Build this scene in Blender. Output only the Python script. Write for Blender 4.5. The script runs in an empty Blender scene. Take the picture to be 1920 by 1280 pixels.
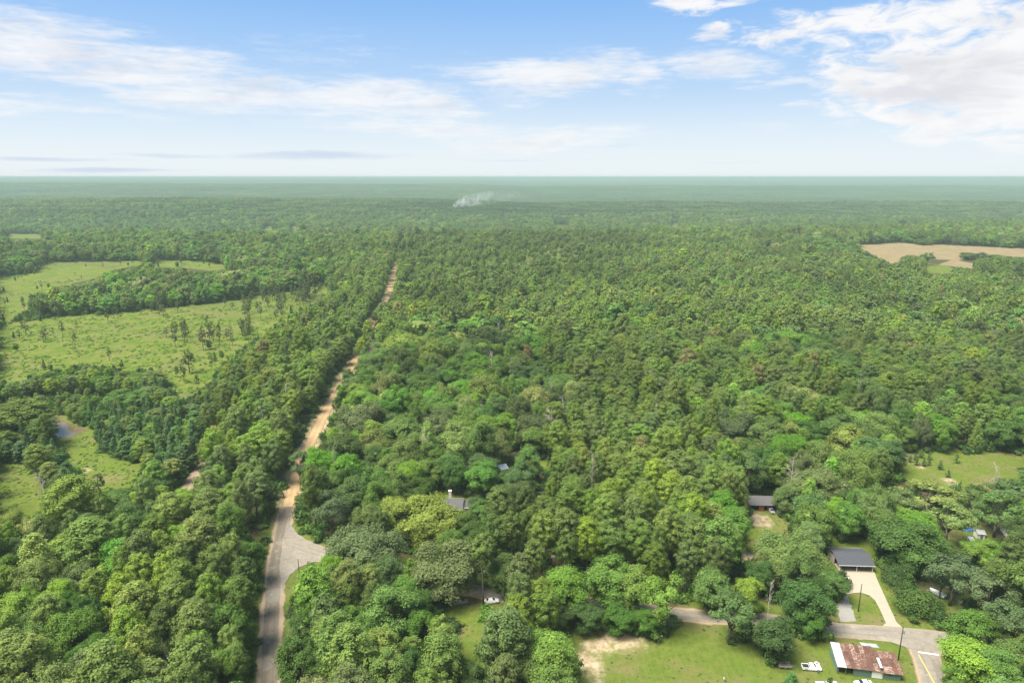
import bpy, math, random
import numpy as np
from mathutils import Vector, Matrix

# ------------------------------------------------------------------ camera, sky, sun, exposure
SC = bpy.context.scene
COL = SC.collection
CAM_H = 130.0
PITCH = math.radians(13.53)
FOC = 1280.0                      # focal length in pixels of the 1920 x 1280 frame
SP, CP = math.sin(PITCH), math.cos(PITCH)
SUN_EL, SUN_AZ = math.radians(63), math.radians(-114)     # azimuth from +Y, clockwise positive: behind the camera, from the left

cam = bpy.data.cameras.new('camera')
cam.lens = 24.0; cam.sensor_width = 36.0
cam.clip_start = 1.0; cam.clip_end = 200000.0
camo = bpy.data.objects.new('camera', cam); COL.objects.link(camo)
camo.location = (0, 0, CAM_H)
camo.rotation_euler = (math.radians(90) - PITCH, 0, 0)
SC.camera = camo

SC.render.engine = 'CYCLES'
SC.cycles.use_denoising = True
SC.cycles.max_bounces = 6
SC.cycles.diffuse_bounces = 3
SC.cycles.glossy_bounces = 2
SC.cycles.transmission_bounces = 2
SC.cycles.volume_bounces = 0
SC.cycles.transparent_max_bounces = 8
SC.cycles.caustics_reflective = False
SC.cycles.caustics_refractive = False
SC.cycles.sample_clamp_indirect = 4.0
SC.view_settings.view_transform = 'Standard'
SC.view_settings.look = 'None'
SC.view_settings.gamma = 1.0
SC.view_settings.use_curve_mapping = False
SC.view_settings.exposure = 1.48

def ray(px, py):
    u, v = (px - 960.0) / FOC, (py - 640.0) / FOC
    return np.array([u, CP - v * SP, -SP - v * CP])

class NT:
    """small helper to wire shader nodes"""
    def __init__(s, tree):
        s.t = tree; s.t.nodes.clear()
    def n(s, kind, **kw):
        nd = s.t.nodes.new(kind)
        for k, v in kw.items():
            if k == 'ins':
                for a, b in v.items():
                    if hasattr(b, 'links') or isinstance(b, bpy.types.NodeSocket): s.t.links.new(b, nd.inputs[a])
                    else: nd.inputs[a].default_value = b
            else: setattr(nd, k, v)
        return nd
    def m(s, op, a, b=None, c=None, clamp=False):
        ins = {0: a}
        if b is not None: ins[1] = b
        if c is not None: ins[2] = c
        nd = s.n('ShaderNodeMath', operation=op, ins=ins); nd.use_clamp = clamp
        return nd.outputs[0]
    def vm(s, op, a, b=None):
        ins = {0: a}
        if b is not None: ins[1] = b
        return s.n('ShaderNodeVectorMath', operation=op, ins=ins).outputs[0]
    def mix(s, f, a, b, blend='MIX'):
        nd = s.n('ShaderNodeMix', data_type='RGBA', blend_type=blend)
        for i, val in ((0, f), (6, a), (7, b)):
            if isinstance(val, bpy.types.NodeSocket): s.t.links.new(val, nd.inputs[i])
            elif i == 0: nd.inputs[0].default_value = val
            else: nd.inputs[i].default_value = (*val, 1.0) if len(val) == 3 else val
        return nd.outputs[2]
    def sstep(s, x, a, b):
        nd = s.n('ShaderNodeMapRange', interpolation_type='SMOOTHSTEP', ins={0: x, 1: a, 2: b, 3: 0.0, 4: 1.0})
        return nd.outputs[0]
    def noise(s, vec, scale, detail=4.0, rough=0.55, dist=0.0):
        return s.n('ShaderNodeTexNoise', ins={'Vector': vec, 'Scale': scale, 'Detail': detail, 'Roughness': rough, 'Distortion': dist}).outputs[0]
    def link(s, a, b): s.t.links.new(a, b)

def build_world():
    w = bpy.data.worlds.new('World'); SC.world = w; w.use_nodes = True
    N = NT(w.node_tree)
    out = N.n('ShaderNodeOutputWorld')
    bg = N.n('ShaderNodeBackground'); bg.inputs[1].default_value = 0.05
    N.link(bg.outputs[0], out.inputs[0])
    sky = N.n('ShaderNodeTexSky', sky_type='NISHITA', sun_disc=False, sun_elevation=SUN_EL, sun_rotation=SUN_AZ,
              altitude=100.0, air_density=1.0, dust_density=1.6, ozone_density=2.0)
    # angular coordinates: azimuth and elevation in degrees
    tc = N.n('ShaderNodeTexCoord')
    sep = N.n('ShaderNodeSeparateXYZ', ins={0: tc.outputs['Generated']})
    X, Y, Z = sep.outputs
    az = N.m('MULTIPLY', N.m('ARCTAN2', X, Y), 57.29578)
    el = N.m('MULTIPLY', N.m('ARCSINE', Z), 57.29578)
    # plane projection for cloud noise, flattened towards the horizon as a real cloud deck is
    zz = N.m('ADD', N.m('MAXIMUM', Z, 0.0), 0.07)
    cb = N.n('ShaderNodeCombineXYZ', ins={0: N.m('DIVIDE', X, zz), 1: N.m('DIVIDE', Y, zz), 2: 0.0})
    P = cb.outputs[0]
    ang = N.n('ShaderNodeCombineXYZ', ins={0: N.m('MULTIPLY', az, 0.055), 1: N.m('MULTIPLY', el, 0.20), 2: 0.0}).outputs[0]
    warp = N.noise(ang, 1.6, 4.0, 0.6)
    warp2 = N.noise(N.vm('ADD', ang, (7.3, 2.1, 0.0)), 1.6, 4.0, 0.6)
    azw = N.m('ADD', az, N.m('MULTIPLY', N.m('SUBTRACT', warp, 0.5), 16.0))
    elw = N.m('ADD', el, N.m('MULTIPLY', N.m('SUBTRACT', warp2, 0.5), 4.2))
    def field(clouds, azw=azw, elw=elw):
        tot = None
        for cx, cy, rx, ry, st in clouds:
            d = ray(cx, cy); d = d / np.linalg.norm(d)
            a0, e0 = math.degrees(math.atan2(d[0], d[1])), math.degrees(math.asin(d[2]))
            ra, re = rx / FOC * 50.0, ry / FOC * 52.0
            q = N.m('ADD', N.m('POWER', N.m('DIVIDE', N.m('SUBTRACT', azw, a0), ra), 2.0),
                    N.m('POWER', N.m('DIVIDE', N.m('SUBTRACT', elw, e0), re), 2.0))
            g = N.m('MULTIPLY', N.m('POWER', 2.7183, N.m('MULTIPLY', q, -1.0)), st)
            tot = g if tot is None else N.m('MAXIMUM', tot, g)
        return tot
    soft = field([(40, 85, 200, 50, .95), (250, 125, 210, 42, .9), (450, 170, 220, 42, .95), (640, 185, 210, 40, 1.0), (800, 200, 120, 34, .85),
                  (100, 205, 260, 26, .6), (760, 238, 260, 24, .8), (1010, 262, 220, 26, .9), (1020, 140, 190, 46, 1.15), (1190, 150, 110, 34, .9),
                  (1350, 122, 130, 26, .8), (1480, 155, 90, 18, .75), (1430, 240, 120, 12, .45), (880, 150, 100, 26, .5), (600, 95, 200, 40, .4)])
    puff = field([(1600, 125, 90, 32, .95), (1760, 140, 220, 65, 1.25), (1890, 165, 170, 85, 1.3), (1540, 55, 130, 36, .8), (1390, 58, 60, 16, .85),
                  (1720, 45, 230, 40, .9), (1900, 60, 160, 60, .95), (1330, 2, 120, 16, .9), (1840, 230, 150, 25, .8)])
    # unseen sky outside the frame: broken cloud, made denser to add white ambient light
    gen = N.noise(P, 0.33, 3.0, 0.5)
    outside = N.m('MULTIPLY', N.sstep(gen, 0.38, 0.58), N.m('MAXIMUM', N.sstep(N.m('ABSOLUTE', az), 39.0, 48.0), N.sstep(el, 14.0, 19.0)))
    fine = N.noise(N.n('ShaderNodeMapping', ins={'Vector': P, 'Scale': (1.0, 0.55, 1.0)}).outputs[0], 2.6, 8.0, 0.62, 0.6)
    streak = N.noise(N.n('ShaderNodeCombineXYZ', ins={0: N.m('MULTIPLY', az, 0.12), 1: N.m('MULTIPLY', el, 1.3), 2: 3.3}).outputs[0], 1.0, 7.0, 0.62, 0.8)
    puffn = N.noise(N.n('ShaderNodeCombineXYZ', ins={0: N.m('MULTIPLY', az, 0.34), 1: N.m('MULTIPLY', el, 0.95), 2: 1.3}).outputs[0], 1.0, 8.0, 0.6, 0.6)
    rip = N.noise(N.n('ShaderNodeCombineXYZ', ins={0: N.m('MULTIPLY', az, 0.55), 1: N.m('MULTIPLY', el, 2.6), 2: 5.1}).outputs[0], 1.0, 5.0, 0.6, 0.6)
    tex = N.m('ADD', N.m('MULTIPLY_ADD', streak, 0.45, N.m('MULTIPLY', fine, 0.15)), N.m('MULTIPLY', rip, 0.40))
    dsoft = N.m('MULTIPLY', N.sstep(N.m('ADD', soft, N.m('MULTIPLY', N.m('SUBTRACT', tex, 0.5), 2.3)), 0.10, 1.15), 0.90)
    dsoft = N.m('MULTIPLY', dsoft, N.sstep(soft, 0.05, 0.5))
    dpuff = N.sstep(N.m('ADD', N.m('MAXIMUM', puff, outside), N.m('MULTIPLY', N.m('SUBTRACT', puffn, 0.5), 2.6)), 0.22, 1.0)
    dpuff = N.m('MULTIPLY', dpuff, N.sstep(N.m('MAXIMUM', puff, outside), 0.08, 0.42))
    dens = N.m('MAXIMUM', dsoft, dpuff)
    # the thick undersides of the clouds are grey with a touch of lilac
    up = N.noise(N.n('ShaderNodeCombineXYZ', ins={0: N.m('MULTIPLY', az, 0.16), 1: N.m('MULTIPLY', N.m('ADD', el, 1.2), 0.55), 2: 1.3}).outputs[0], 1.0, 4.0, 0.5, 0.3)
    grey = N.m('MULTIPLY', N.sstep(up, 0.42, 0.66), N.sstep(N.m('MAXIMUM', puff, soft), 0.45, 1.0))
    ccol = N.mix(grey, (6.9, 6.92, 7.0), (5.5, 5.55, 5.9))
    low = field([(620, 292, 190, 9, 1.0), (90, 298, 160, 5, .8), (230, 318, 160, 5, .9), (330, 291, 130, 5, .6), (1150, 276, 140, 7, .5), (960, 300, 160, 5, .5), (1350, 305, 220, 5, .4)], N.m('ADD', az, N.m('MULTIPLY', N.m('SUBTRACT', warp, 0.5), 6.0)), N.m('ADD', el, N.m('MULTIPLY', N.m('SUBTRACT', warp2, 0.5), 0.7)))
    dlow = N.m('MULTIPLY', N.sstep(N.m('ADD', low, N.m('MULTIPLY', N.m('SUBTRACT', streak, 0.5), 0.9)), 0.25, 0.95), 0.85)
    # clear-sky colour: the sky model, deepened with height and whitened by the summer haze near the horizon
    hs = N.n('ShaderNodeHueSaturation', ins={'Saturation': 1.3, 'Value': 1.0, 'Color': sky.outputs[0]}).outputs[0]
    tone = N.n('ShaderNodeValToRGB')
    N.link(N.m('DIVIDE', el, 30.0, clamp=True), tone.inputs[0])
    cr = tone.color_ramp; cr.interpolation = 'B_SPLINE'
    cr.elements[0].position = 0.0; cr.elements[0].color = (0.86, 0.91, 0.94, 1)
    cr.elements[1].position = 1.0; cr.elements[1].color = (0.10, 0.30, 0.75, 1)
    for p_, c_ in ((0.10, (0.73, 0.82, 0.90)), (0.22, (0.47, 0.64, 0.87)), (0.42, (0.25, 0.49, 0.86))):
        e = cr.elements.new(p_); e.color = (*c_, 1)
    base = N.mix(0.85, hs, N.vm('MULTIPLY', tone.outputs[0], (8.2, 8.2, 8.2)))
    c1 = N.mix(dlow, base, (4.6, 5.2, 6.3))
    c2 = N.mix(dens, c1, ccol)
    # below the horizon: dim green land colour, never seen past the ground sheet
    c3 = N.mix(N.sstep(el, -1.2, -0.3), (1.6, 2.2, 1.4), c2)
    N.link(c3, bg.inputs[0])
    w.cycles.sampling_method = 'MANUAL'; w.cycles.sample_map_resolution = 1024
build_world()

sl = bpy.data.lights.new('sun', 'SUN'); sl.energy = 3.7; sl.angle = math.radians(32); sl.color = (1.0, 0.955, 0.86)
so = bpy.data.objects.new('sun', sl); COL.objects.link(so); so.location = (0, 0, 400)
sd_ = Vector((math.sin(SUN_AZ) * math.cos(SUN_EL), math.cos(SUN_AZ) * math.cos(SUN_EL), math.sin(SUN_EL)))
so.rotation_euler = sd_.to_track_quat('Z', 'Y').to_euler()

# ------------------------------------------------------------------ projection helpers (photo pixel <-> place)
def gp(px, py, z=0.0):
    d = ray(px, py); t = (z - CAM_H) / d[2]
    return np.array([d[0] * t, d[1] * t, z])
def gp2(px, py, z=0.0): return tuple(gp(px, py, z)[:2])
def depth_at(px, py, z=0.0):
    d = ray(px, py); return (z - CAM_H) / d[2]
def proj(P):
    P = np.asarray(P, float)
    x, y, z = P[..., 0], P[..., 1], P[..., 2] - CAM_H
    f = y * CP - z * SP; u = y * SP + z * CP
    return 960 + FOC * x / f, 640 - FOC * u / f, f
def inpoly(x, y, poly):
    x = np.asarray(x); y = np.asarray(y); r = np.zeros(x.shape, bool)
    n = len(poly)
    for i in range(n):
        x0, y0 = poly[i]; x1, y1 = poly[(i + 1) % n]
        if y0 == y1: continue
        c = ((y0 > y) != (y1 > y)) & (x < (x1 - x0) * (y - y0) / (y1 - y0) + x0)
        r ^= c
    return r
def sdist(x, y, poly):
    d = np.full(x.shape, 1e9); n = len(poly)
    for i in range(n):
        ax, ay = poly[i]; bx, by = poly[(i + 1) % n]
        ex, ey = bx - ax, by - ay; L = ex * ex + ey * ey + 1e-9
        t = np.clip(((x - ax) * ex + (y - ay) * ey) / L, 0, 1)
        d = np.minimum(d, (x - ax - t * ex) ** 2 + (y - ay - t * ey) ** 2)
    d = np.sqrt(d)
    return np.where(inpoly(x, y, poly), -d, d)
def ldist(x, y, line):
    d = np.full(np.shape(x), 1e9)
    for (ax, ay), (bx, by) in zip(line[:-1], line[1:]):
        ex, ey = bx - ax, by - ay; L = ex * ex + ey * ey + 1e-9
        t = np.clip(((x - ax) * ex + (y - ay) * ey) / L, 0, 1)
        d = np.minimum(d, (x - ax - t * ex) ** 2 + (y - ay - t * ey) ** 2)
    return np.sqrt(d)
_tab = np.random.default_rng(5).random((256, 256))
def vnoise(x, y, s):
    x = np.asarray(x) / s; y = np.asarray(y) / s
    i, j = np.floor(x).astype(int), np.floor(y).astype(int); fx, fy = x - i, y - j
    fx = fx * fx * (3 - 2 * fx); fy = fy * fy * (3 - 2 * fy)
    T = lambda a, b: _tab[a % 256, b % 256]
    return (T(i, j) * (1 - fx) + T(i + 1, j) * fx) * (1 - fy) + (T(i, j + 1) * (1 - fx) + T(i + 1, j + 1) * fx) * fy
def sm(x, a, b):
    t = np.clip((np.asarray(x, float) - a) / (b - a), 0, 1); return t * t * (3 - 2 * t)
def terrain(x, y):
    """flat near the roads; beyond them a valley and low wooded ridges"""
    x = np.asarray(x, float); y = np.asarray(y, float)
    yy = y + 500 * (vnoise(x, y, 1500) - .5) - 0.10 * x
    z = -38 * sm(yy, 1560, 1950) + 44 * sm(yy, 2350, 3100) * (0.65 + .6 * sm(-x, -300, 700))
    z = z - 42 * sm(yy, 3250, 3950) + 62 * sm(yy, 5600, 7600) - 30 * sm(yy, 8200, 9500) + 55 * sm(yy, 12000, 17000)
    z = z + (vnoise(x, y, 700) - .5) * 16 * sm(y, 1500, 2400) + (vnoise(x + 900, y, 2600) - .5) * 40 * sm(y, 3000, 8000)
    return z

# ------------------------------------------------------------------ tagging helpers
def tag(o, label=None, cat=None, group=None, kind=None):
    if label: o['label'] = label
    if cat: o['category'] = cat
    if group: o['group'] = group
    if kind: o['kind'] = kind
    return o
def mesh_np(name, V, F, mats=(), attrs=None, fm=None):
    """V (n,3), F (m,k) arrays -> mesh"""
    V = np.asarray(V, np.float32); F = np.asarray(F, np.int32)
    me = bpy.data.meshes.new(name); k = F.shape[1]
    me.vertices.add(len(V)); me.vertices.foreach_set('co', V.ravel())
    me.loops.add(F.size); me.loops.foreach_set('vertex_index', F.ravel())
    me.polygons.add(len(F)); me.polygons.foreach_set('loop_start', np.arange(0, F.size, k, dtype=np.int32))
    me.polygons.foreach_set('loop_total', np.full(len(F), k, np.int32))
    for m in mats: me.materials.append(m)
    if fm is not None: me.polygons.foreach_set('material_index', np.asarray(fm, np.int32))
    for nm, (dom, dat) in (attrs or {}).items():
        a = me.attributes.new(nm, 'FLOAT', dom); a.data.foreach_set('value', np.asarray(dat, np.float32))
    me.update(); me.validate()
    return me
def add(name, me, parent=None, loc=None, rz=0.0):
    o = bpy.data.objects.new(name, me); COL.objects.link(o)
    if parent is not None: o.parent = parent
    if loc is not None: o.location = loc
    if rz: o.rotation_euler = (0, 0, rz)
    return o
def empty(name, loc, rz=0.0):
    o = bpy.data.objects.new(name, None); COL.objects.link(o)
    o.location = loc; o.rotation_euler = (0, 0, rz); o.empty_display_size = 0.5
    return o
class MB:
    """collects boxes, prisms, tubes into one mesh"""
    def __init__(s): s.v = []; s.f = []
    def quadmesh(s, vs, fs):
        b = len(s.v); s.v += [tuple(map(float, p)) for p in vs]; s.f += [tuple(b + i for i in f) for f in fs]
        return s
    def box(s, x0, x1, y0, y1, z0, z1, taper=0.0):
        t = taper
        vs = [(x0, y0, z0), (x1, y0, z0), (x1, y1, z0), (x0, y1, z0), (x0 + t, y0 + t, z1), (x1 - t, y0 + t, z1), (x1 - t, y1 - t, z1), (x0 + t, y1 - t, z1)]
        return s.quadmesh(vs, [(3, 2, 1, 0), (4, 5, 6, 7), (0, 1, 5, 4), (1, 2, 6, 5), (2, 3, 7, 6), (3, 0, 4, 7)])
    def prism(s, prof, x0, x1):
        """profile of (y, z) points extruded along x"""
        n = len(prof)
        vs = [(x0, y, z) for y, z in prof] + [(x1, y, z) for y, z in prof]
        fs = [tuple(range(n)), tuple(range(2 * n - 1, n - 1, -1))] + [(i, i + n, (i + 1) % n + n, (i + 1) % n) for i in range(n)]
        return s.quadmesh(vs, fs)
    def tube(s, pts, rad, n=8, cap=True):
        pts = [Vector(p) for p in pts]; b = len(s.v); m = len(pts)
        for i, p in enumerate(pts):
            d = (pts[min(i + 1, m - 1)] - pts[max(i - 1, 0)]).normalized()
            a = d.orthogonal().normalized(); c = d.cross(a)
            r = rad[i] if isinstance(rad, (list, tuple)) else rad
            for k in range(n):
                t = 2 * math.pi * k / n; q = p + a * (r * math.cos(t)) + c * (r * math.sin(t)); s.v.append(tuple(q))
        for i in range(m - 1):
            for k in range(n):
                s.f.append((b + i * n + k, b + i * n + (k + 1) % n, b + (i + 1) * n + (k + 1) % n, b + (i + 1) * n + k))
        if cap:
            s.f.append(tuple(b + k for k in range(n))[::-1]); s.f.append(tuple(b + (m - 1) * n + k for k in range(n)))
        return s
    def mesh(s, name, mat, smooth=False, bevel=0.0):
        me = bpy.data.meshes.new(name); me.from_pydata(s.v, [], s.f)
        me.materials.append(mat)
        if bevel:
            import bmesh
            bm = bmesh.new(); bm.from_mesh(me); bmesh.ops.remove_doubles(bm, verts=bm.verts, dist=1e-5)
            bmesh.ops.bevel(bm, geom=bm.edges[:], offset=bevel, segments=2, affect='EDGES', clamp_overlap=True)
            bm.to_mesh(me); bm.free()
        if smooth:
            for p in me.polygons: p.use_smooth = True
        me.update(); return me
    def obj(s, name, mat, parent=None, loc=None, smooth=False, bevel=0.0):
        return add(name, s.mesh(name, mat, smooth, bevel), parent, loc)

# ------------------------------------------------------------------ materials
MAT = {}
def newmat(name):
    m = bpy.data.materials.new(name); m.use_nodes = True; N = NT(m.node_tree)
    out = N.n('ShaderNodeOutputMaterial'); MAT[name] = m
    return m, N, out
def simple(name, col, rough=0.7, var=0.15, scale=1.5, metal=0.0, spec=0.3, bump=0.0):
    m, N, out = newmat(name)
    tc = N.n('ShaderNodeTexCoord').outputs['Object']
    nz = N.noise(tc, scale, 5.0, 0.6)
    c = N.mix(nz, tuple(x * (1 - var) for x in col), tuple(min(1, x * (1 + var)) for x in col))
    p = N.n('ShaderNodeBsdfPrincipled', ins={'Base Color': c, 'Roughness': rough, 'Metallic': metal, 'Specular IOR Level': spec})
    if bump:
        b = N.n('ShaderNodeBump', ins={'Height': nz, 'Strength': bump, 'Distance': 0.1}); N.link(b.outputs[0], p.inputs['Normal'])
    N.link(p.outputs[0], out.inputs[0]); return m
def leafmat(name, trans=0.34, huevar=0.028, valvar=0.34):
    """leaf colour comes from the object's own colour, varied per tree, per clump and per leaf"""
    m, N, out = newmat(name)
    oi = N.n('ShaderNodeObjectInfo'); lc = N.n('ShaderNodeAttribute', attribute_type='INSTANCER', attribute_name='leaf_color'); at = N.n('ShaderNodeAttribute', attribute_name='tint')
    rnd = oi.outputs['Random']
    rnd2 = N.m('FRACT', N.m('MULTIPLY', rnd, 17.37))
    hue = N.m('ADD', 0.5 - huevar / 2, N.m('MULTIPLY', rnd, huevar))
    hue = N.m('ADD', hue, N.m('MULTIPLY', N.m('SUBTRACT', at.outputs['Fac'], 1.0), -0.03))
    val = N.m('MULTIPLY', N.m('ADD', 1.0 - valvar / 2, N.m('MULTIPLY', rnd2, valvar)), at.outputs['Fac'])
    c = N.n('ShaderNodeHueSaturation', ins={'Hue': hue, 'Saturation': N.m('ADD', 0.80, N.m('MULTIPLY', rnd2, 0.2)), 'Value': val, 'Color': lc.outputs['Color']}).outputs[0]
    d = N.n('ShaderNodeBsdfDiffuse', ins={'Color': c})
    ct = N.mix(1.0, c, (1.08, 1.12, 0.65), 'MULTIPLY')
    tr = N.n('ShaderNodeBsdfTranslucent', ins={'Color': ct})
    mx = N.n('ShaderNodeMixShader', ins={0: trans, 1: d.outputs[0], 2: tr.outputs[0]})
    N.link(mx.outputs[0], out.inputs[0]); return m
LEAF = leafmat('foliage')
BARK = simple('bark', (0.115, 0.09, 0.07), 0.9, 0.35, 3.0)
DEADWOOD = simple('dead_wood', (0.40, 0.34, 0.29), 0.9, 0.2, 2.0)

def ground_material():
    m, N, out = newmat('ground')
    P = N.n('ShaderNodeNewGeometry').outputs['Position']
    A = lambda nm: N.n('ShaderNodeAttribute', attribute_name=nm).outputs['Fac']
    n1 = N.noise(P, 0.45, 6.0, 0.65); n2 = N.noise(P, 0.07, 5.0, 0.6); n3 = N.noise(P, 1.6, 4.0, 0.7); n4 = N.noise(P, 0.022, 4.0, 0.55)
    floor = N.mix(N.sstep(n1, 0.35, 0.65), (0.035, 0.042, 0.016), (0.085, 0.062, 0.036))
    floor = N.mix(N.sstep(n2, 0.5, 0.7), floor, (0.06, 0.085, 0.025))
    g = N.mix(N.sstep(n1, 0.3, 0.7), (0.078, 0.120, 0.017), (0.125, 0.152, 0.030))
    g = N.mix(N.m('MULTIPLY', N.sstep(n2, 0.46, 0.68), 0.9), g, (0.165, 0.14, 0.06))
    g = N.mix(N.m('MULTIPLY', N.sstep(n3, 0.42, 0.7), 0.4), g, (0.042, 0.078, 0.011))
    g = N.mix(N.m('MULTIPLY', N.sstep(n4, 0.55, 0.7), 0.5), g, (0.085, 0.15, 0.018))
    cl = N.mix(N.sstep(n2, 0.35, 0.62), (0.082, 0.130, 0.018), (0.142, 0.156, 0.038))
    cl = N.mix(N.m('MULTIPLY', N.sstep(n1, 0.5, 0.68), 0.6), cl, (0.058, 0.105, 0.017))
    cl = N.mix(N.m('MULTIPLY', N.sstep(n4, 0.5, 0.66), 0.5), cl, (0.15, 0.125, 0.058))
    wv = N.n('ShaderNodeTexWave', ins={'Vector': P, 'Scale': 0.09, 'Distortion': 2.0, 'Detail': 2.0}).outputs[1]
    br = N.mix(N.sstep(n2, 0.3, 0.7), (0.185, 0.14, 0.078), (0.26, 0.195, 0.112))
    br = N.mix(N.m('MULTIPLY', wv, 0.35), br, (0.16, 0.115, 0.06))
    br = N.mix(N.m('MULTIPLY', N.sstep(n4, 0.5, 0.62), 0.5), br, (0.15, 0.15, 0.06))
    sa = N.mix(N.sstep(n1, 0.3, 0.7), (0.46, 0.365, 0.25), (0.25, 0.185, 0.105))
    edge = N.m('MULTIPLY', N.m('SUBTRACT', n2, 0.5), 12.0); edge2 = N.m('MULTIPLY', N.m('SUBTRACT', n1, 0.5), 7.0)
    e = N.m('ADD', edge, edge2)
    def lay(c, nm, col, soft=1.5, amt=1.0):
        f = N.sstep(N.m('ADD', A(nm), N.m('MULTIPLY', e, amt)), soft, -soft)
        return N.mix(f, c, col)
    big = N.noise(P, 0.009, 4.0, 0.6)
    cl = N.mix(N.m('MULTIPLY', N.sstep(big, 0.5, 0.62), 0.6), cl, (0.10, 0.115, 0.04))
    ruts = N.n('ShaderNodeTexWave', ins={'Vector': P, 'Scale': 0.16, 'Distortion': 3.0, 'Detail': 3.0}).outputs[1]
    g = N.mix(N.m('MULTIPLY', N.sstep(ruts, 0.6, 0.95), 0.22), g, (0.15, 0.145, 0.05))
    vor = N.n('ShaderNodeTexVoronoi', ins={'Vector': P, 'Scale': 0.55, 'Randomness': 1.0}).outputs[0]
    g = N.mix(N.m('MULTIPLY', N.sstep(vor, 0.34, 0.12), N.sstep(n2, 0.4, 0.6)), g, (0.035, 0.068, 0.010))
    cl = N.mix(N.m('MULTIPLY', N.sstep(vor, 0.42, 0.15), 0.7), cl, (0.038, 0.072, 0.012))
    c = lay(floor, 'sd_clearing', cl, 3.0)
    c = lay(c, 'sd_lawn', g, 2.0)
    c = lay(c, 'sd_field', br, 2.0, 0.5)
    c = lay(c, 'sd_sand', sa, 2.4, 0.9)
    # far woodland seen only as a canopy
    cn = N.noise(P, 0.05, 6.0, 0.7); cn2 = N.noise(P, 0.0016, 4.0, 0.6)
    can = N.mix(N.sstep(cn, 0.35, 0.65), (0.022, 0.045, 0.014), (0.06, 0.095, 0.028))
    can = N.mix(N.m('MULTIPLY', N.sstep(cn2, 0.5, 0.56), 0.75), can, (0.15, 0.19, 0.06))
    c = N.mix(A('far'), c, can)
    b = N.n('ShaderNodeBump', ins={'Height': N.m('ADD', n3, n1), 'Strength': 0.5, 'Distance': 0.35})
    p = N.n('ShaderNodeBsdfDiffuse', ins={'Color': c, 'Normal': b.outputs[0]})
    N.link(p.outputs[0], out.inputs[0]); return m

def road_material(name, base, alt, rut=None, edgec=None, scale=0.6, patches=None):
    """UV x runs across the road (0..1), y along it in metres; worn wheel lanes, patches, ragged dusty edge"""
    m, N, out = newmat(name)
    uv = N.n('ShaderNodeUVMap', uv_map='UVMap').outputs[0]
    P = N.n('ShaderNodeNewGeometry').outputs['Position']
    sp = N.n('ShaderNodeSeparateXYZ', ins={0: uv}); u, v = sp.outputs[0], sp.outputs[1]
    n1 = N.noise(P, scale, 6.0, 0.65); n2 = N.noise(P, 0.09, 4.0, 0.6); n3 = N.noise(P, 3.0, 3.0, 0.6)
    lng = N.noise(N.n('ShaderNodeCombineXYZ', ins={0: N.m('MULTIPLY', u, 9.0), 1: N.m('MULTIPLY', v, 0.05), 2: 0.0}).outputs[0], 1.0, 4.0, 0.6)
    c = N.mix(N.sstep(n1, 0.3, 0.7), base, alt)
    c = N.mix(N.m('MULTIPLY', N.sstep(lng, 0.4, 0.65), 0.6), c, alt)
    if rut:
        lane = N.m('ABSOLUTE', N.m('SUBTRACT', N.m('ABSOLUTE', N.m('SUBTRACT', u, 0.5)), 0.20))
        f = N.m('MULTIPLY', N.sstep(lane, 0.11, 0.03), N.sstep(n1, 0.25, 0.6))
        c = N.mix(N.m('MULTIPLY', f, 0.6), c, rut)
    if patches:
        c = N.mix(N.sstep(n2, 0.56, 0.60), c, patches)
        vo = N.n('ShaderNodeTexVoronoi', feature='DISTANCE_TO_EDGE', ins={'Vector': N.vm('ADD', P, N.n('ShaderNodeCombineXYZ', ins={0: N.m('MULTIPLY', n3, 1.5), 1: N.m('MULTIPLY', n1, 1.5), 2: 0.0}).outputs[0]), 'Scale': 0.28}).outputs[0]
        c = N.mix(N.m('MULTIPLY', N.sstep(vo, 0.03, 0.0), 0.28), c, (0.06, 0.052, 0.044))
        blot = N.noise(N.n('ShaderNodeCombineXYZ', ins={0: N.m('MULTIPLY', u, 3.0), 1: N.m('MULTIPLY', v, 0.22), 2: 4.0}).outputs[0], 1.0, 4.0, 0.6)
        c = N.mix(N.m('MULTIPLY', N.m('MULTIPLY', N.sstep(blot, 0.56, 0.64), N.sstep(N.m('ABSOLUTE', N.m('SUBTRACT', u, 0.36)), 0.2, 0.05)), 0.75), c, (0.29, 0.26, 0.20))
    if edgec:
        ed = N.m('ABSOLUTE', N.m('SUBTRACT', u, 0.5))
        f = N.sstep(N.m('ADD', ed, N.m('MULTIPLY', N.m('SUBTRACT', n1, 0.5), 0.22)), 0.42, 0.48)
        c = N.mix(f, c, edgec)
    b = N.n('ShaderNodeBump', ins={'Height': n3, 'Strength': 0.25, 'Distance': 0.03})
    p = N.n('ShaderNodeBsdfPrincipled', ins={'Base Color': c, 'Roughness': 0.88, 'Specular IOR Level': 0.2, 'Normal': b.outputs[0]})
    N.link(p.outputs[0], out.inputs[0]); return m
GROUND = ground_material()
ASPH = road_material('old_asphalt', (0.155, 0.126, 0.090), (0.192, 0.157, 0.114), rut=(0.132, 0.108, 0.079), edgec=(0.25, 0.20, 0.135), patches=(0.205, 0.18, 0.142))
CHIP = road_material('chip_seal', (0.195, 0.170, 0.134), (0.245, 0.215, 0.17), rut=(0.160, 0.140, 0.112), edgec=(0.28, 0.225, 0.15), patches=(0.26, 0.23, 0.18))
DIRT = road_material('dirt_road', (0.31, 0.205, 0.098), (0.38, 0.26, 0.135), rut=(0.43, 0.305, 0.165), edgec=(0.16, 0.11, 0.048))
SHOULDER = road_material('sandy_shoulder', (0.27, 0.20, 0.125), (0.35, 0.265, 0.17), edgec=(0.14, 0.125, 0.05))
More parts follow.
